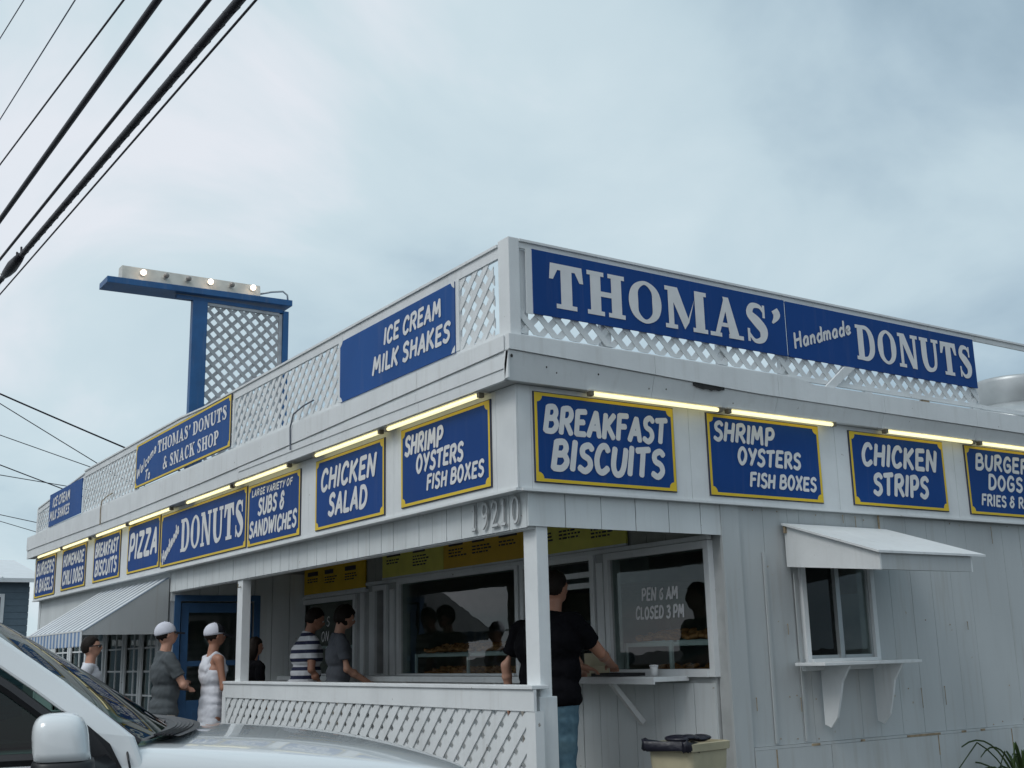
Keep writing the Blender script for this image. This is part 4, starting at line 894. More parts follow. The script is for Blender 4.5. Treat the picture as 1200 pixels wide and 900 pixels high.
for (a, b, c_, d, e_, f_) in ((1.46, 1.70, 1.30, 1.62, 1.2235, 1.2265), (1.46, 1.463, 1.30, 1.62, 1.227, 1.30), (1.697, 1.70, 1.30, 1.62, 1.227, 1.30), (1.4635, 1.6965, 1.30, 1.303, 1.227, 1.30), (1.4635, 1.6965, 1.617, 1.62, 1.227, 1.30), (1.70, 1.703, 1.30, 1.62, 1.227, 1.40)): box('box_side', M['card'], t, a, b, c_, d, e_, f_)
nb = MB(); nb.ell((0, 0, .05), (.045, .035, .05), 12, 8); 
for i, v in enumerate(nb.v): nb.v[i] = (v[0] * (1 + .2 * sin(i * 3.1)), v[1] * (1 + .25 * sin(i * 2.3)), v[2])
nk = nb.build('napkin', M['napkin'], None, loc=(1.50, 1.52, 1.30)); tag(nk, 'crumpled pale blue napkin in the cardboard box', 'napkin')

# ------------------------------------------------------------------ bin and plant by the side wall
b_ = thing('trash_bin', 'beige plastic trash bin with a black bag beside the porch corner board', 'trash bin', (1.06, -.30, .004), radians(10)); b_.scale = (.70, .68, 1)
def rrect(w, d, r, n=4):
    return [(sx_ * (w - r) + r * cos(a), sy_ * (d - r) + r * sin(a)) for sx_, sy_, a0 in ((1, 1, 0), (-1, 1, pi / 2), (-1, -1, pi), (1, -1, 3 * pi / 2)) for a in [a0 + pi / 2 * k / n for k in range(n + 1)]]
def loft(secs):
    mb = MB(); n = len(secs[0][0]); mb.v = [(x, y, z) for sec, z in secs for x, y in sec]
    mb.f = [(i * n + k, i * n + (k + 1) % n, (i + 1) * n + (k + 1) % n, (i + 1) * n + k) for i in range(len(secs) - 1) for k in range(n)]
    return mb
sec = [(rrect(.22, .20, .05), 0), (rrect(.245, .225, .05), .35), (rrect(.275, .25, .05), .78), (rrect(.30, .275, .05), .785), (rrect(.305, .28, .05), .83), (rrect(.285, .26, .05), .835), (rrect(.265, .24, .05), .60)]
loft(sec).build('bin_body', M['bin'], b_, smooth=False)
R_ = random.Random(5); bg_ = [(rrect(.265, .24, .05, 8), .72)]
for s_, z in ((1.06, .83), (1.14, .855), (1.18, .845), (1.17, .80), (1.14, .79)):
    bg_.append(([(x * s_ * (1 + R_.uniform(-.05, .05)) - .05 * (s_ > 1.1), y * s_ * (1 + R_.uniform(-.05, .05))) for x, y in rrect(.26, .235, .05, 8)], z + 0))
g2 = loft(bg_); g2.v = [(x * (.78 if x > .03 and z > .75 else 1), y * (.8 if x > .03 and z > .75 else 1), z + R_.uniform(-.012, .012) - (.06 if (x > .03 and z > .75) else 0)) for x, y, z in g2.v]
g2.build('bin_bag', M['bag'], b_, smooth=True)
mb = MB()
for k in range(7): mb.ell((-.22 + k * .06, -.05 + .04 * sin(k * 2.1), .855 + .008 * sin(k)), (.08, .13, .02), 10, 6, Matrix.Rotation(k, 3, 'Z'))
mb.build('bag_fold', M['bag'], b_, smooth=True)
pl = thing('strap_leaf_plant', 'spiky green strap leaved plant at the foot of the side wall', 'plant', (4.42, -.42, .12)); R_ = random.Random(21)
def leaf(az, ln, rise, droop, w, kink=False):
    mb = MB(); n = 10; vs_ = []
    for i in range(n + 1):
        t = i / n; r = ln * (t * .55 + .25 * t * t); z = rise * (sin(min(t, 1) * pi * .62)) - droop * t ** 3
        if kink and t > .6: z = rise * sin(.6 * pi * .62) - (t - .6) * rise * 1.6; 
        ww = w * (1 - t) ** .6 * (0.7 + .5 * sin(pi * min(1, t * 1.4)))
        vs_ += [(r * cos(az) - ww * sin(az), r * sin(az) + ww * cos(az), z + .012), (r * cos(az), r * sin(az), z), (r * cos(az) + ww * sin(az), r * sin(az) - ww * cos(az), z + .012)]
    mb.add(vs_, [(i * 3 + j, i * 3 + j + 1, i * 3 + j + 4, i * 3 + j + 3) for i in range(n) for j in range(2)]); return mb
for k in range(34):
    leaf(R_.uniform(0, 2 * pi), R_.uniform(.35, .85), R_.uniform(.3, .60), R_.uniform(.0, .25), .016, R_.random() < .4).build('leaf', M['leaf'], pl)
leaf(radians(178), .9, .56, .0, .013).build('leaf', M['leaf'], pl); leaf(radians(20), .7, .58, .1, .016, True).build('leaf', M['leaf'], pl); leaf(radians(200), .5, .60, .1, .018, True).build('leaf', M['leaf'], pl)

# ------------------------------------------------------------------ white truck in the foreground
AZ = radians(-14)
tk = thing('white_truck', 'white sport utility truck parked in front with sloping windshield and black side mirror', 'truck', (-2.861, -2.566, 0), AZ)
YC = .93
S = [(-3.75, .10, .9, .92), (-3.7, .05, 1.08, 1.08), (-3.2, 0, 1.13, 1.13), (-2, 0, 1.15, 1.15), (-.8, 0, 1.155, 1.16), (-.25, 0, 1.16, 1.175), (.0, 0, 1.135, 1.170), (.3, .0, 1.105, 1.155), (.55, .01, 1.075, 1.125), (.75, .035, 1.04, 1.085), (.92, .06, .995, 1.03), (1.01, .11, .945, .97), (1.07, .17, .86, .88), (1.10, .23, .70, .71), (1.09, .25, .5, .5)]
mb = MB(); ns = 0
for (u, ins, zs, zc) in S:
    half = [(ins + .05, min(.42, zs)), (ins + .005, min(.62, zs)), (ins, min(.85, zs - .15)), (ins + .004, zs - .10), (ins + .018, zs - .035), (ins + .055, zs - .004), (ins + .11, zs + .1 * (zc - zs)), (ins + .24, zs + .5 * (zc - zs)), (ins + .42, zs + .8 * (zc - zs)), (YC, zc)]
    ring = half + [(2 * YC - y, z) for y, z in half[-2::-1]]; ns = len(ring)
    mb.v += [(u, y, z) for y, z in ring]
n = len(S)
mb.f = [(i * ns + k, i * ns + k + 1, (i + 1) * ns + k + 1, (i + 1) * ns + k) for i in range(n - 1) for k in range(ns - 1)] + [(i * ns + ns - 1, i * ns, (i + 1) * ns, (i + 1) * ns + ns - 1) for i in range(n - 1)]
mb.f += [tuple(range(ns)), tuple(range((n - 1) * ns, n * ns))[::-1]]
mb.f = [f[::-1] for f in mb.f]
body = mb.build('body', M['car'], tk, smooth=True); sb = body.modifiers.new('sub', 'SUBSURF'); sb.levels = 2; sb.render_levels = 2
def lerp3(a, b, t): return tuple(x + (y - x) * t for x, y in zip(a, b))
# windshield
def ws(s, t):
    k = 4 * s * (1 - s); base = (-.232 + .14 * k, .10 + 1.66 * s, 1.165 + .012 * k); top = (-1.12 + .05 * k, .27 + 1.32 * s, 1.735 + .02 * k)
    p = lerp3(base, top, t); b = .02 * 4 * t * (1 - t); return (p[0] + b * .6, p[1], p[2] + b)
def grid(fn, n1, n2, thick=None):
    mb = MB(); mb.v = [fn(i / n1, j / n2) for i in range(n1 + 1) for j in range(n2 + 1)]
    mb.f = [(i * (n2 + 1) + j, (i + 1) * (n2 + 1) + j, (i + 1) * (n2 + 1) + j + 1, i * (n2 + 1) + j + 1) for i in range(n1) for j in range(n2)]; return mb
grid(ws, 16, 10).build('windshield', M['car_glass'], tk, smooth=True)
mb = grid(lambda s, t: (ws(s, 0)[0] + .0 + (t - .15) * .035, ws(s, 0)[1], ws(s, 0)[2] + .004), 16, 2); mb.build('windshield_seal', M['black_plastic'], tk, smooth=True)
tube_pts = [Vector(ws(0.0, t)) + Vector((.01, -.006, .0)) for t in [i / 8 for i in range(9)]]
mb = MB(); mb.tube(tube_pts, .011, 6); mb.build('pillar_seal', M['black_plastic'], tk)
# cowl with louvres
cw = grid(lambda s, t: (lerp3(ws(.06 + .88 * s, 0), (.02 - .12 * (2 * s - 1) ** 2, .16 + 1.54 * s, 1.176), t)[0], .16 + 1.54 * s, 1.176 + .004 * sin(pi * t) + .006 * sin(pi * s)), 16, 4).build('cowl', M['black_plastic'], tk, smooth=True)
for k in range(5):
    t = .25 + k * .13; mb = MB(); mb.tube([(lerp3(ws(.06 + .88 * s, 0), (.02 - .12 * (2 * s - 1) ** 2, 0, 0), t)[0], .16 + 1.54 * s, 1.1825) for s in [i / 12 for i in range(13)]], .0045, 5); mb.build('louvre', M['black_plastic'], cw)
for y0 in (.95,):
    mb = MB(); mb.tube([(-.10, y0, 1.185), (-.17, y0 + .05, 1.205), (-.21, y0 + .55, 1.222)], .006, 6); mb.build('wiper', M['black_plastic'], tk)
# pillars, roof
def pillar(nm, top, low, yfn, th=.05):
    mb = MB(); n = len(top); V = []
    for (a, b) in zip(top, low):
        for (u, z), dy in ((a, 0), (b, 0), (b, th), (a, th)): V.append((u, yfn(z) + dy, z))
    F = [(i * 4 + k, i * 4 + (k + 1) % 4, (i + 1) * 4 + (k + 1) % 4, (i + 1) * 4 + k) for i in range(n - 1) for k in range(4)] + [(0, 3, 2, 1), tuple((n - 1) * 4 + k for k in range(4))]
    mb.add(V, F); return mb
yn = lambda z: .012 + max(0, z - 1.13) * .26
yfar = lambda z: 2 * YC - yn(z) - .05
topc = [(-.19, 1.06), (-.24, 1.186), (-.45, 1.355), (-.65, 1.497), (-.88, 1.640), (-1.12, 1.752)]
lowc = [(-.34, 1.04), (-.37, 1.205), (-.53, 1.325), (-.68, 1.43), (-.90, 1.565), (-1.13, 1.672)]
for yf in (yn, yfar):
    o = pillar('windshield_pillar', topc, lowc, yf).build('windshield_pillar', M['car'], tk, smooth=False, bevel=.012)
for (u0, u1) in ((-1.62, -1.52), (-2.62, -2.5), (-3.55, -3.3)):
    for yf in (yn, yfar): pillar('x', [(u0, 1.14), (u0, 1.69)], [(u1, 1.14), (u1, 1.69)], yf).build('pillar', M['car'], tk)
rf = grid(lambda s, t: (-1.10 + .13 * 4 * s * (1 - s) * (1 - t) - 2.42 * t, .17 + 1.52 * s, 1.70 + .085 * (1 - (2 * s - 1) ** 4) - .03 * (2 * t - 1) ** 4 + .02 * sin(pi * t)), 12, 12).build('roof', M['car'], tk, smooth=True)
sm = rf.modifiers.new('sol', 'SOLIDIFY'); sm.thickness = .03; sm.offset = -1
for yf, sg in ((yn, 1), (yfar, -1)):
    off = .022 if sg == 1 else .028
    for nm, pts in (('side_window', [(-1.52, 1.135), (-.40, 1.135), (-.44, 1.215), (-.60, 1.335), (-.75, 1.435), (-.93, 1.555), (-1.15, 1.66), (-1.52, 1.685)]), ('side_window', [(-2.5, 1.135), (-1.62, 1.135), (-1.62, 1.69), (-2.5, 1.68)]), ('side_window', [(-3.3, 1.135), (-2.62, 1.135), (-2.62, 1.68), (-3.3, 1.66)])):
        mb = MB(); mb.add([(u, yf(z) + off, z) for u, z in pts], [tuple(range(len(pts)))] if sg == 1 else [tuple(range(len(pts)))[::-1]]); w = mb.build(nm, M['car_glass'], tk)
        mb = MB(); mb.tube([(u, yf(z) + off - .004 * sg, z) for u, z in pts + pts[:1]], .02, 6); mb.build('window_seal', M['black_plastic'], w)
grid(lambda s, t: (-3.52 - .06 * (1 - t), .2 + 1.46 * s, 1.14 + .53 * t), 6, 4).build('rear_window', M['car_glass'], tk)
cb = MB().box(-3.4, -.36, .12, 1.74, 1.166, 1.178).build('cabin_floor', M['seat'], tk)
db = MB(); db.ell((-.50, YC, 1.15), (.24, .76, .085), 16, 8); db.build('dashboard', M['seat'], tk, smooth=True)
for y in (.52, 1.34):
    mb = MB(); mb.ell((-1.48, y, 1.3), (.09, .23, .30), 14, 8); mb.ell((-1.52, y, 1.60), (.05, .12, .08), 12, 6); mb.build('front_seat', M['seat'], tk, smooth=True)
mb = MB(); mb.tube([(-.78 - .05 * sin(a), .52 + .18 * cos(a), 1.22 + .17 * sin(a)) for a in [2 * pi * i / 20 for i in range(21)]], .014, 6); mb.build('steering_wheel', M['seat'], tk)
# seams
mb = MB(); mb.tube([(-.262, .035, 1.158), (-.255, .008, 1.12), (-.245, -.0015, 1.08), (-.235, -.0005, .9), (-.24, .002, .6)], .0035, 5); mb.build('door_seam', M['black_plastic'], body)
mb = MB(); mb.tube([(-1.60, -.0015, 1.06), (-1.60, -.0005, .9), (-1.58, .002, .55)], .0035, 5); mb.build('door_seam', M['black_plastic'], body)
# side mirror
def sup(c, r, e, seg=28, rings=18):
    m = MB(); m.ell((0, 0, 0), (1, 1, 1), seg, rings); m.v = [(c[0] + r[0] * math.copysign(abs(x) ** e, x), c[1] + r[1] * math.copysign(abs(y) ** e, y), c[2] + r[2] * math.copysign(abs(z) ** e, z)) for x, y, z in m.v]; return m
mr = sup((-.44, -.12, 1.165), (.077, .10, .105), .55); mr.v = [(x - (z - 1.15) * .12, y, max(z, 1.142)) for x, y, z in mr.v]
mcap = mr.build('mirror_cap', M['car'], tk, smooth=True)
mr = sup((-.435, -.12, 1.08), (.088, .105, .10), .6); mr.v = [(x, y, min(z, 1.1415)) for x, y, z in mr.v]
mh = mr.build('mirror_housing', M['black_plastic'], tk, smooth=True)
mb = MB(); mb.tube([(-.41, -.08, 1.08), (-.36, -.0, 1.07), (-.34, .03, 1.07)], [.055, .06, .075], 10); mb.build('mirror_arm', M['black_plastic'], mh, smooth=True)
mb = MB(); P_ = [(-.50, 1.0), (-.335, .96), (-.275, 1.0), (-.262, 1.08), (-.31, 1.17), (-.375, 1.225), (-.45, 1.27)]
mb.add([(u, yn(z) - .008, z) for u, z in P_] + [(u, yn(z) + .03, z) for u, z in P_], [tuple(range(7)), tuple(range(7, 14))[::-1]] + [(k, 7 + k, 7 + (k + 1) % 7, (k + 1) % 7) for k in range(7)]); mb.build('mirror_sail', M['black_plastic'], tk)
# wheels and lights
for u in (.28, -2.75):
    for y, sg in ((.0, 1), (1.86, -1)):
        mb = MB(); mb.tube([(u, y - .003 * sg, .42), (u, y + .3 * sg, .42)], .44, 28); mb.build('wheel_arch', M['black_plastic'], tk)
        mb = MB(); mb.tube([(u, y - .01 * sg, .38), (u, y + .005 * sg, .38), (u, y + .22 * sg, .38)], [.35, .38, .38], 32); w = mb.build('wheel', M['rubber'], tk)
        mb = MB(); mb.tube([(u, y - .018 * sg, .38), (u, y - .005 * sg, .38)], [.06, .25], 20); mb.build('rim', M['rim'], w)
for y in (.28, 1.58):
    mb = MB(); mb.ell((1.0, y, .78), (.05, .15, .09), 14, 8); mb.build('headlight', M['metal'], tk, smooth=True)
box('bumper', M['black_plastic'], tk, .98, 1.09, .2, 1.66, .42, .58, bevel=.02); box('grille', M['black_plastic'], tk, 1.02, 1.05, .48, 1.38, .66, .86)

# ------------------------------------------------------------------ overhead cables along the street
def cable(label, p0, p1, r, mt='wire', sag=.0, group='cables overhead', ext=(-22, 32)):
    """straight fit through p0, p1 on a plane x = const, carried on to both poles with a light sag"""
    x0, y0, z0 = p0; x1, y1, z1 = p1; pts = []
    for i in range(41):
        y = ext[0] + (ext[1] - ext[0]) * i / 40; t = (y - y0) / (y1 - y0)
        pts.append((x0 + (x1 - x0) * t, y, z0 + (z1 - z0) * t + sag * (y - y0) * (y - y1)))
    mb = MB(); mb.tube(pts, r, 7); o = mb.build('overhead_cable', M[mt], None, smooth=True); return tag(o, label, 'cable', group)
WX = -2.2
cable('leftmost thin grey wire crossing the upper left corner', (-2.0, 7.261, 9.099), (-2.0, 8.82, 9.358), 0.007, 'wire_thin')
cable('second thin grey wire from the left in the upper left sky', (-2.0, 4.431, 7.619), (-2.0, 8.28, 7.989), 0.007, 'wire_thin')
cable('twisted dark wire, third from the left in the upper left sky', (-2.1, 2.181, 6.412), (-2.1, 7.342, 7.009), 0.009, 'wire')
cable('thick black cable, left of the two thickest', (-2.2, 0.878, 5.699), (-2.2, 6.391, 5.995), 0.027, 'wire')
cable('medium black cable between the two thickest', (-2.2, -0.182, 5.145), (-2.2, 6.196, 5.499), 0.014, 'wire')
cable('thickest black cable bundle with a splice near the left edge', (-2.3, -0.977, 4.697), (-2.3, 5.465, 5.042), 0.026, 'wire')
cable('thin black wire just right of the thickest cable bundle', (-2.3, -1.208, 4.576), (-2.3, 5.403, 4.887), 0.007, 'wire')
CB = [o for o in COL.objects if o.name.startswith('overhead_cable')]
P0, P1 = Vector((-2.3, -0.977, 4.697)), Vector((-2.3, 5.465, 5.042))
mb = MB(); mb.tube([P0.lerp(P1, t) + Vector((0, 0, -.0)) for t in (.84, .87, .91, .945, .97)], [.028, .045, .055, .045, .028], 8); mb.build('splice_case', M['wire'], CB[5], smooth=True)
mb = MB(); mb.tube([P0.lerp(P1, t) + Vector((.02 * sin(t * 300), 0, .02 * cos(t * 300) + .03)) for t in [.83 + .15 * i / 24 for i in range(25)]], .006, 5); mb.build('lashing_wire', M['wire'], CB[5])
mb = MB(); mb.tube([P0.lerp(P1, t / 200) + Vector((.026 * sin(t * .9), 0, .026 * cos(t * .9))) for t in range(-60, 260)], .0035, 4); mb.build('lashing_wire', M['wire'], CB[5])
for t in (.845, .875):
    mb = MB(); c_ = P0.lerp(P1, t); mb.tube([c_ + Vector((0, 0, .02)), c_ + Vector((0, .02, .09))], .01, 5); mb.build('clamp', M['wire'], CB[5])
pl_ = thing('utility_pole', 'weathered wooden utility pole beyond the shop carrying the cables', 'utility pole', (-2.2, 32.5, 0)); mb = MB(); mb.tube([(0, 0, 0), (0, 0, 12)], [.16, .11], 12); mb.build('pole', M['pole'], pl_, smooth=True)
for z in (11.2, 9.2): MB().box(-1.0, 1.0, -.06, .06, z, z + .12).build('crossarm', M['pole'], pl_)
p2 = copy_tree(pl_); p2.location = (-2.2, -22.5, 0); p2['label'] = 'weathered wooden utility pole behind the photographer carrying the cables'
def drop(label, a, b, r=.012, sag=.35):
    n = 24; pts = []
    for i in range(n + 1):
        t = i / n; p = Vector(a).lerp(Vector(b), t); p.z -= sag * 4 * t * (1 - t); pts.append(p)
    mb = MB(); mb.tube(pts, r, 6); return tag(mb.build('service_wire', M['wire'], None, smooth=True), label, 'wire', 'thin service wires falling behind the shop')
def through(u0, x0, z0, x1, z1): return (u0, x0, z0, x1, z1)
WF = [('upper thick service wire falling behind the roof fence', .52, 7.56, 3.28, 6.52, .020, .1), ('second thin service wire from the top behind the shop', .54, 7.26, 2.71, 6.02, .011, .08), ('third thin service wire from the top behind the shop', .59, 6.56, 2.51, 5.97, .010, .06),
      ('dark service wire fourth from the top, steeper of a crossing pair', .64, 5.82, 1.78, 5.42, .013, .03), ('dark service wire fifth from the top, flatter of a crossing pair', .66, 5.64, 1.90, 5.49, .010, .02), ('thin service wire just above the blue grey house', .72, 4.72, 1.56, 4.56, .009, .02), ('lowest thin service wire crossing above the white roof', .72, 4.55, 1.5, 4.33, .008, .02)]
for lab, x0, z0, x1, z1, r, sg in WF:
    k = (z1 - z0) / (x1 - x0); drop(lab, (-6.5, 22, z0 - k * (x0 + 6.5) + 0), (6.5, 22, z1 + k * (6.5 - x1) * .9), r, sg)
p3 = copy_tree(pl_); p3.location = (-6.5, 22.1, 0); p3['label'] = 'weathered wooden utility pole holding the service wires left of the shop'
p4 = thing('service_pole', 'short wooden service pole hidden behind the shop', 'utility pole', (6.55, 22.1, 0)); mb = MB(); mb.tube([(0, 0, 0), (0, 0, 5.6)], [.12, .09], 10); mb.build('pole', M['pole'], p4, smooth=True)

# ------------------------------------------------------------------ houses and trees around
def house(label, cx, cy, w, d, eave, ridge, wall, roofm, along_x=True, wins=True, group=None):
    t = thing('house', label, 'house', (cx, cy, 0), group=group); hw, hd = w / 2, d / 2
    wl = box('wall', M[wall], t, -hw, hw, -hd, hd, 0, eave)
    n = int(eave / .16)
    if cy < 40 and abs(cx) < 14 or True:
        for k in range(n): 
            if k % 1 == 0: box('siding_board', M[wall], wl, -hw - .012, hw + .012, -hd - .012, hd + .012, k * .16, k * .16 + .145)
    ov = .35
    V = [(-hw - ov, -hd - ov, eave - .02), (hw + ov, -hd - ov, eave - .02), (hw + ov, 0, ridge), (-hw - ov, 0, ridge), (-hw - ov, hd + ov, eave - .02), (hw + ov, hd + ov, eave - .02)]
    V2 = [(x, y, z + .1) for x, y, z in V]
    mb = MB(); mb.add(V + V2, [(0, 1, 2, 3)[::-1], (3, 2, 5, 4)[::-1], (6, 7, 8, 9), (9, 8, 11, 10), (0, 1, 7, 6), (1, 2, 8, 7), (2, 5, 11, 8), (5, 4, 10, 11), (4, 3, 9, 10), (3, 0, 6, 9)]); r = mb.build('roof', M[roofm], t)
    for k in range(int(w / .6) + 1):
        x = -hw - .2 + k * .6
        for s_ in (-1, 1):
            mb = MB(); mb.tube([(x, s_ * (hd + ov), eave + .09), (x, s_ * .02, ridge + .11)], .022, 4); mb.build('roof_seam', M[roofm], r)
    mb = MB(); 
    for s_ in (-1, 1): mb.add([(s_ * hw, -hd, eave), (s_ * hw, hd, eave), (s_ * hw, 0, ridge - .05)], [(0, 1, 2)])
    mb.build('gable', M[wall], wl)
    return t, wl
t_, wl_ = house('blue grey sided house with white metal roof beyond the far end of the shop', -3.0, 29, 10.1, 8, 3.45, 4.22, 'house_blue', 'roof_white')
for x in (4.12, 2.4, -1.0): 
    f = box('window', M['trim'], t_, x - .36, x + .36, -4.07, -4.02, 2.46, 3.16); box('pane', M['dark_glass'], f, x - .27, x + .27, -4.08, -4.071, 2.54, 3.08)
    for q in range(1, 4): box('glazing_bar', M['side'], f, x - .27 + q * .135 - .01, x - .27 + q * .135 + .01, -4.087, -4.081, 2.54, 3.08)
box('band_trim', M['house_white'], t_, -5.07, 5.07, -4.06, -4.02, 1.86, 2.0)
for lab, cx, cy, w, d, e_, r_, wm, rm in (('tan sided house across the street', -24, 12, 9, 9, 4.5, 6.6, 'house_tan', 'roof_dark'), ('white sided house across the street', -22, -2, 8, 8, 3.4, 5.6, 'house_white', 'roof_dark'), ('tan house far behind the photographer', 6, -30, 10, 8, 4, 6, 'house_tan', 'roof_dark')):
    t_, wl_ = house(lab, cx, cy, w, d, e_, r_, wm, rm)
    for s_ in (-2, 2): box('window', M['dark_glass'], t_, w / 2 + .014, w / 2 + .03, s_ - .5, s_ + .5, 1.4, 2.6); box('window', M['dark_glass'], t_, s_ - .5, s_ + .5, d / 2 + .014, d / 2 + .03, 1.4, 2.6)
def tree(label, x, y, h, r, seed):
    t = thing('tree', label, 'tree', (x, y, 0)); R_ = random.Random(seed); mb = MB()
    mb.tube([(0, 0, 0), (.1, .05, h * .3), (0, .1, h * .6), (.1, 0, h * .85)], [.22, .17, .1, .03], 8); tips = []
    for k in range(9):
        a = R_.uniform(0, 6.28); z = h * R_.uniform(.3, .7); q = (r * .7 * cos(a), r * .7 * sin(a), z + h * R_.uniform(.08, .25)); tips.append(q)
        mb.tube([(0, 0.05, z), (q[0] * .5, q[1] * .5, z + (q[2] - z) * .35), q], [.07, .05, .015], 6)
    mb.build('trunk', M['bark'], t, smooth=True); mb = MB(); cl = tips + [(R_.gauss(0, r * .4), R_.gauss(0, r * .4), h * R_.uniform(.5, .95)) for _ in range(16)]
    for c_ in cl:
        rr = r * R_.uniform(.22, .42)
        for _ in range(110):
            d_ = Vector((R_.gauss(0, 1), R_.gauss(0, 1), R_.gauss(0, .8))).normalized() * rr * R_.random() ** .4; p_ = Vector(c_) + d_
            a = Vector((R_.gauss(0, 1), R_.gauss(0, 1), R_.gauss(0, 1))).normalized() * R_.uniform(.06, .13); b = a.orthogonal().normalized() * R_.uniform(.04, .09)
            mb.add([p_ - a, p_ - b, p_ + a, p_ + b], [(0, 1, 2, 3)])
    mb.build('crown', M['foliage'], t); return t
for i, (x, y, h, r, lab) in enumerate(((-19, 6, 6, 2.6, 'leafy tree across the street beside the tan house'), (-17, 19, 7, 3, 'taller leafy tree across the street left of the tan house'), (-20, -9, 8, 3.2, 'leafy tree by the white house across the street'), (-10, -20, 8, 3.5, 'broad leafy tree behind the photographer'), (0, -24, 9, 3.6, 'tall leafy tree behind the photographer beside the tan house'), (14, -22, 8, 3.4, 'leafy tree behind and right of the photographer'))):
    tree(lab, x, y, h, r, 40 + i)

# ------------------------------------------------------------------ people
def remesh(mb, voxel, smooth_it=3, factor=.5):
    me = bpy.data.meshes.new('tmp'); me.from_pydata(mb.v, [], mb.f); o = bpy.data.objects.new('tmp', me); COL.objects.link(o)
    r = o.modifiers.new('r', 'REMESH'); r.mode = 'VOXEL'; r.voxel_size = voxel; r.use_smooth_shade = True
    s = o.modifiers.new('s', 'SMOOTH'); s.factor = factor; s.iterations = smooth_it
    dg = bpy.context.evaluated_depsgraph_get(); res = bpy.data.meshes.new_from_object(o.evaluated_get(dg)); bpy.data.objects.remove(o); bpy.data.meshes.remove(me)
    res.polygons.foreach_set('use_smooth', [True] * len(res.polygons)); return res
def folds(me, a=.006):
    import numpy as np
    n = len(me.vertices); co = np.empty(n * 3, 'f'); no = np.empty(n * 3, 'f'); me.vertices.foreach_get('co', co); me.vertices.foreach_get('normal', no)
    c = co.reshape(-1, 3); x, y, z = c[:, 0], c[:, 1], c[:, 2]
    w = np.sin(x * 19 + z * 11 + 1.3 * np.sin(y * 17 + z * 5)) * np.sin(z * 47 + 2.2 * np.sin(x * 13 + 2) + 1.7 * np.cos(y * 15)) + .5 * np.sin(z * 90 + 3 * np.sin(x * 31) + 2 * np.sin(y * 37)) * np.sin(x * 41 + y * 33)
    c += no.reshape(-1, 3) * (w * a * .8)[:, None]; me.vertices.foreach_set('co', c.ravel()); me.update(); return me
def meshobj(name, me, material, parent):
    me.name = name; me.materials.clear(); me.materials.append(material); o = bpy.data.objects.new(name, me); COL.objects.link(o); o.parent = parent; return o
SKIN = mat('light_skin', (.50, .27, .19), .55, var=.12, vscale=20); SKIN2 = mat('tanned_skin', (.38, .185, .12), .5, var=.12, vscale=20)
HAIR = mat('dark_brown_hair', (.012, .008, .006), .6, spec=.2, bump=.6, bscale=90); BLACKC = mat('black_cloth', (.005, .005, .007), .95, spec=.1, var=.3, vscale=8, bump=.3, bscale=14)
JEANS = mat('blue_denim', (.055, .12, .17), .9, var=.55, vscale=11, col2=(.11, .20, .25), bump=.3, bscale=18); GREYC = mat('charcoal_grey_cloth', (.085, .10, .11), .9, var=.25, vscale=7, bump=.35, bscale=12)
GREY2 = mat('slate_grey_cloth', (.095, .105, .125), .9, var=.2, vscale=7, bump=.3, bscale=12); WHITEC = mat('white_cloth', (.70, .72, .78), .9, var=.12, vscale=8, bump=.4, bscale=12)
KHAKI = mat('light_khaki_cloth', (.42, .40, .36), .9, var=.15); SHORTS = mat('red_and_blue_shorts', (.20, .025, .04), .9, var=.9, vscale=6, col2=(.02, .03, .10)); STRIPE = stripes('navy_white_striped_cloth', (.015, .02, .06), (.66, .68, .72), .088, duty=.42)
CAPW = mat('white_cap_cloth', (.66, .68, .76), .85, var=.1); CAPB = mat('black_cap_cloth', (.012, .014, .022), .8); EYEW = mat('eye_white', (.6, .6, .58), .3); SHOE = mat('dark_shoe', (.03, .03, .035), .6)
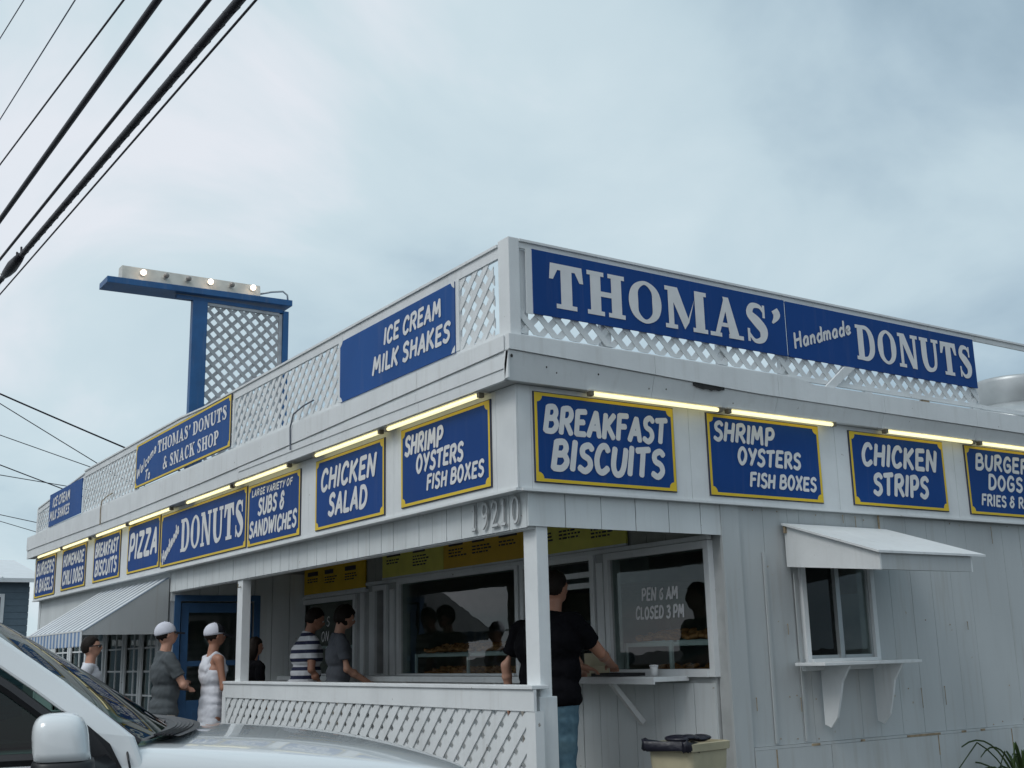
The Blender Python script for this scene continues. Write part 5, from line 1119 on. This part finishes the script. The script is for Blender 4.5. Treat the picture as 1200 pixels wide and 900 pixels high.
def person(label, loc, face, h, skin, shirt, pants, arms, sleeve='short', hair='short', cap=None, glasses=False, head_yaw=0, head_pitch=0, lean=0, girth=1.0, shorts=False, voxel=.0095, collar=False, logo=False):
    """face = world azimuth (degrees) the person looks along; arms = ((elbow),(wrist)) for the right (+x) and left (-x) in local units of a 1.75 m figure"""
    t = thing('person', label, 'person', loc, radians(face - 90)); k = h / 1.75
    cl, sl = cos(lean), sin(lean)
    def T(p):   # lean the upper body forward about the hips
        x, y, z = p
        if z > .92: dz = z - .92; y, z = y * cl + dz * sl, .92 + dz * cl - y * sl
        return (x * k, y * k, z * k)
    hp = Vector((0, .0, 1.52)); HR = Matrix.Rotation(radians(head_yaw), 3, 'Z') @ Matrix.Rotation(radians(head_pitch), 3, 'X')
    def TH(p): q = HR @ (Vector(p) - hp) + hp; return T(tuple(q))
    def ell(mb, c, r, f=T, seg=16, rings=12):
        m2 = MB(); m2.ell(c, r, seg, rings); mb.add([f(v) for v in m2.v], m2.f)
    def tb(mb, pts, r, f=T, seg=12): mb.tube([f(p) for p in pts], [x * k for x in r], seg)
    def limb(mb, pts, r, f=T):
        tb(mb, pts, r, f)
        for p_, q in zip(pts, r):
            m2 = MB(); m2.ell((0, 0, 0), (q * k, q * k, q * k), 12, 8); c_ = f(p_); mb.add([(v[0] + c_[0], v[1] + c_[1], v[2] + c_[2]) for v in m2.v], m2.f)
    g = girth
    def torso(mb, e, low=.94):
        ell(mb, (0, -.005, low), (.158 * g + e, .112 * g + e, .11 + e)); ell(mb, (0, .012 * g, 1.08), (.145 * g + e, .108 * g + e, .16 + e)); ell(mb, (0, 0, 1.27), (.168 * g + e, .118 * g + e, .165 + e)); ell(mb, (0, -.01, 1.37), (.15 + e, .085 + e, .075 + e))
        limb(mb, [(-.155, -.005, 1.405), (.155, -.005, 1.405)], [.052 + e, .052 + e])
    SH = {1: (.185 + .01 * g, -.005, 1.40), -1: (-.185 - .01 * g, -.005, 1.40)}
    bm_ = MB(); torso(bm_, 0); limb(bm_, [(0, -.015, 1.42), (0, .01, 1.56)], [.056 * (.6 + .4 * g), .053])
    ell(bm_, (0, .012, 1.645), (.076, .094, .108), TH); ell(bm_, (0, .045, 1.582), (.052, .056, .045), TH); ell(bm_, (0, .112, 1.625), (.012, .020, .024), TH, 8, 6); ell(bm_, (0, .100, 1.588), (.024, .012, .010), TH, 8, 6); ell(bm_, (0, .095, 1.660), (.05, .014, .010), TH, 10, 6)
    for s_ in (1, -1): ell(bm_, (s_ * .078, .01, 1.63), (.010, .020, .030), TH, 8, 6)
    for s_, (el, wr) in ((1, arms[0]), (-1, arms[1])):
        limb(bm_, [SH[s_], el, wr], [.050 * (.5 + .5 * g), .040, .028]); mid = tuple((a + b) / 2 for a, b in zip(el, wr)); q = tuple(el[i] + (wr[i] - el[i]) * .3 for i in range(3)); limb(bm_, [q], [.043])
        d = (Vector(wr) - Vector(el)).normalized(); side = d.cross(Vector((0, 0, 1))); side = side.normalized() if side.length > .1 else Vector((0, 1, 0)); up = side.cross(d).normalized()
        if abs(d.z) > .7: side = Vector((0, 1, 0)); side = (side - d * side.dot(d)).normalized(); up = side.cross(d)
        W_ = Vector(wr); pc = W_ + d * .05; limb(bm_, [tuple(W_), tuple(pc)], [.027, .026]); 
        for o_ in (-.024, -.008, .008, .024): limb(bm_, [tuple(pc + side * o_ * .6), tuple(pc + d * .035 + side * o_)], [.015, .013])
        for o_, ln in ((-.027, .060), (-.009, .072), (.009, .068), (.027, .055)):
            b0 = pc + d * .035 + side * o_; b1 = b0 + d * ln * .5 - up * .006; b2 = b1 + d * ln * .38 - up * .02; limb(bm_, [tuple(b0), tuple(b1), tuple(b2)], [.0105, .0095, .0085])
        b0 = W_ + d * .03 - side * .022; b1 = b0 + d * .03 - side * .024 - up * .012; b2 = b1 + d * .028 - side * .006 - up * .012; limb(bm_, [tuple(b0), tuple(b1), tuple(b2)], [.014, .0115, .010])
    for s_ in (1, -1):
        limb(bm_, [(s_ * .088, 0, .90), (s_ * .098, .015, .49), (s_ * .105, -.01, .09)], [.080 * g, .054, .036]); limb(bm_, [(s_ * .10, -.02, .36)], [.055]); ell(bm_, (s_ * .108, .055, .045), (.042, .115, .036))
    body_ = meshobj('body', remesh(bm_, voxel, 3), skin, t)
    # shirt
    if shirt:
        sm_ = MB(); torso(sm_, .016, .95)
        if sleeve == 'short':
            for s_, (el, wr) in ((1, arms[0]), (-1, arms[1])):
                q = tuple(SH[s_][i] + (el[i] - SH[s_][i]) * .68 for i in range(3)); limb(sm_, [SH[s_]], [.060 * (.5 + .5 * g)]); tb(sm_, [SH[s_], q], [.062 * (.5 + .5 * g), .060 * (.6 + .4 * g)])
        if sleeve == 'long':
            for s_, (el, wr) in ((1, arms[0]), (-1, arms[1])): limb(sm_, [SH[s_], el, wr], [.06, .05, .038])
        ell(sm_, (0, 0, .90), (.165 * g + .018, .118 * g + .018, .10)); tb(sm_, [(0, -.018, 1.41), (0, -.010, 1.475)], [.082, .070])
        if collar:
            tb(sm_, [(0, -.018, 1.45), (0, -.010, 1.498)], [.078, .068])
        if sleeve == 'none':   # vest: bare shoulders, two straps
            sm_ = MB(); ell(sm_, (0, -.005, .90), (.172, .125, .12)); ell(sm_, (0, .012, 1.08), (.158, .12, .17)); ell(sm_, (0, 0, 1.24), (.176, .132, .15)); ell(sm_, (0, -.03, 1.33), (.13, .105, .11))
            for s_ in (1, -1): limb(sm_, [(s_ * .085, -.095, 1.30), (s_ * .085, -.06, 1.42), (s_ * .085, -.005, 1.465), (s_ * .085, .06, 1.42), (s_ * .085, .10, 1.30)], [.03, .026, .022, .026, .03])
            [ell(sm_, (0, 0, zq), (.172, rq, .10)) for zq, rq in ((1.0, .122), (.93, .126), (.87, .128), (.82, .130))]
        so = meshobj('shirt' if sleeve != 'none' else 'tank_top', folds(remesh(sm_, .011, 3)), shirt, t)
        if logo:
            lm = MB(); c_ = Vector(T(tuple(Vector(SH[-1]).lerp(Vector(arms[1][0]), .58)))); lm.ell(tuple(c_ + Vector((-.064 * k, 0, 0))), (.003, .012, .01), 8, 6); lm.build('sleeve_badge', WHITEC, so)
    pm = MB(); ell(pm, (0, -.005, .93), (.160 * g + .010, .115 * g + .010, .12))
    for s_ in (1, -1):
        if shorts: tb(pm, [(s_ * .09, 0, .92), (s_ * .105, .01, .50)], [.086 * g, .088])
        else: limb(pm, [(s_ * .088, 0, .90), (s_ * .098, .015, .50), (s_ * .105, -.01, .13)], [.093 * g, .073, .064]); tb(pm, [(s_ * .105, -.01, .13), (s_ * .105, .0, .055)], [.064, .070])
    limb(pm, [(0, -.02, .86), (0, .0, .80)], [.08, .05])
    pme = folds(remesh(pm, .012, 3), .005)
    if shorts:      # narrow waist so that the vest hangs outside it
        for v in pme.vertices:
            if v.co.z > .70 * k: q_ = max(.72, 1 - (v.co.z / k - .70) * 3); v.co.x *= q_; v.co.y *= q_
    meshobj('shorts' if shorts else 'trousers', pme, pants, t)
    for s_ in (1, -1):
        m3 = MB(); ell(m3, (s_ * .108, .060, .040), (.048, .128, .042)); m3.v = [(x, y, max(z, .002)) for x, y, z in m3.v]; m3.build('shoe', SHOE, t, smooth=True)
    # hair
    if hair:
        m3 = MB(); m3.ell((0, 0, 0), (1, 1, 1), 36, 24); vs2 = []
        for (x, y, z) in m3.v:
            line = -.62 + max(0, y + .15) * 1.35 if y < .55 else .36 + (y - .55) * .35
            if cap: line += .12
            if hair == 'long': line = -3.2 if y < .15 else .30
            s0 = 1.0 if z > line else .90
            nz = (1 + .06 * sin(9 * x + 7 * y) * (1 if hair == 'messy' else .35)) * (1.08 if hair == 'messy' else 1)
            X_, Y_, Z_ = x * .086 * s0 * nz, y * .101 * s0 * nz - .002, z * .112 * s0 * nz
            if hair == 'long' and z < 0 and y < .25: Z_ *= 2.0; X_ *= 1.1; Y_ = Y_ * 1.0 - .03 * -z
            vs2.append(TH((X_, Y_ + .006, Z_ + 1.653)))
        m3.v = vs2; m3.build('hair', HAIR, t, smooth=True)
    for s_ in (1, -1):
        m3 = MB(); ell(m3, (s_ * .031, .0965, 1.640), (.0115, .008, .0085), TH, 10, 8); e_ = m3.build('eye', EYEW, t, smooth=True)
        m3 = MB(); ell(m3, (s_ * .031, .1030, 1.640), (.005, .004, .005), TH, 8, 6); m3.build('iris', HAIR, e_, smooth=True)
    if glasses:
        m3 = MB()
        for s_ in (1, -1): ell(m3, (s_ * .034, .108, 1.642), (.030, .010, .019), TH, 14, 8); tb(m3, [(s_ * .062, .10, 1.648), (s_ * .083, .04, 1.648), (s_ * .083, -.0, 1.642)], [.006, .006, .005], TH, 6)
        tb(m3, [(-.02, .115, 1.648), (.02, .115, 1.648)], [.004, .004], TH, 6); m3.build('sunglasses', M['black_plastic'], t, smooth=True)
    if cap:
        m3 = MB(); m3.ell((0, 0, 0), (1, 1, 1), 32, 16); m3.v = [TH((x * .091, y * .106 - .0, (max(z, -.04 - .30 * (.5 - .5 * y))) * .100 + 1.668)) for x, y, z in m3.v]; c_ = m3.build('cap', cap[0], t, smooth=True)
        m3 = MB(); pr = [(.083 * sin(a), .078 + .118 * cos(a) * (1 if abs(a) < 1.5 else 0)) for a in [pi * (-.5 + i / 12) for i in range(13)]]
        vt = [TH((x, y, 1.676 - .9 * (y - .085) * .35 - 2.2 * x * x)) for x, y in pr]; vb = [TH((x, y, 1.660 - .9 * (y - .085) * .35 - 2.2 * x * x)) for x, y in pr]; nn = len(pr)
        m3.add(vt + vb, [tuple(range(nn)), tuple(range(nn, 2 * nn))[::-1]] + [(i, nn + i, nn + (i + 1) % nn, (i + 1) % nn) for i in range(nn)]); m3.build('cap_brim', cap[1], c_)
        m3 = MB(); ell(m3, (0, 0, 1.769), (.008, .008, .005), TH, 8, 5); m3.build('cap_button', cap[0], c_)
        if len(cap) > 2:
            m3 = MB(); m3.ell((0, 0, 0), (1, 1, 1), 32, 16); m3.v = [TH((x * .093, max(y, .12) * .108, (max(z, -.0)) * .1015 + 1.668)) for x, y, z in m3.v]; m3.build('cap_front_panel', cap[2], c_, smooth=True)
    return t
def hang(s_, f=0.03, out=.055): return ((s_ * (.215 + out * .5), -.02 + f * .3, 1.12), (s_ * (.225 + out * .4), .06 + f, .88))
FL = .15
person('large man in black t-shirt and jeans reaching to the counter right of the corner post', (.82, .84, FL), 8, 1.84, SKIN2, BLACKC, JEANS,
       (((.24, .22, 1.20), (.10, .46, 1.145)), ((-.23, .16, 1.16), (-.12, .38, 1.12))), girth=1.34, lean=.06)
person('man in black t-shirt mostly hidden behind the corner post, bare left arm hanging', (.98, 1.21, FL), 12, 1.80, SKIN, BLACKC, KHAKI,
       (((.26, .1, 1.16), (.10, .33, 1.10)), ((-.33, -.03, 1.14), (-.35, .03, .88))), girth=1.22, logo=True)
person('young man in slate grey t-shirt bowing his head at the counter', (1.12, 5.08, FL), -18, 1.79, SKIN, GREY2, KHAKI,
       (((.25, .06, 1.13), (.16, .30, 1.0)), ((-.23, .08, 1.12), (-.12, .32, 1.02))), hair='messy', head_pitch=-14, lean=.05)
person('man in navy and white striped polo shirt standing at the porch counter', (.98, 5.62, FL), -10, 1.80, SKIN2, STRIPE, KHAKI,
       (((.27, -.0, 1.12), (.22, .18, .92)), hang(-1)), hair='short', collar=True, head_pitch=-12, lean=.12, girth=1.28, head_yaw=-8)
person('dark haired woman in black standing behind the far porch post', (.62, 6.1, FL), 5, 1.50, SKIN2, BLACKC, BLACKC, (hang(1), hang(-1)), hair='long', head_pitch=-4)
person('man in white sleeveless top and white and black cap by the porch entry', (.06, 5.78, 0), 0, 1.78, SKIN2, WHITEC, SHORTS,
       (((.24, .03, 1.13), (.20, .20, 1.0)), ((-.24, .0, 1.12), (-.20, .16, .92))), sleeve='none', cap=(CAPW, CAPB, CAPB), shorts=True)
person('man in charcoal t-shirt and white cap with arms crossed outside the porch', (-.38, 5.95, 0), -4, 1.80, SKIN, GREYC, KHAKI,
       (((.27, .12, 1.15), (-.02, .22, 1.17)), ((-.26, .12, 1.14), (.03, .20, 1.12))), cap=(CAPW, CAPB), head_pitch=6, girth=1.08)
person('man in white t-shirt and dark sunglasses waiting by the striped awning', (-.93, 6.72, 0), -24, 1.69, SKIN, WHITEC, KHAKI, (hang(1), hang(-1)), glasses=True, head_pitch=5, hair='short')
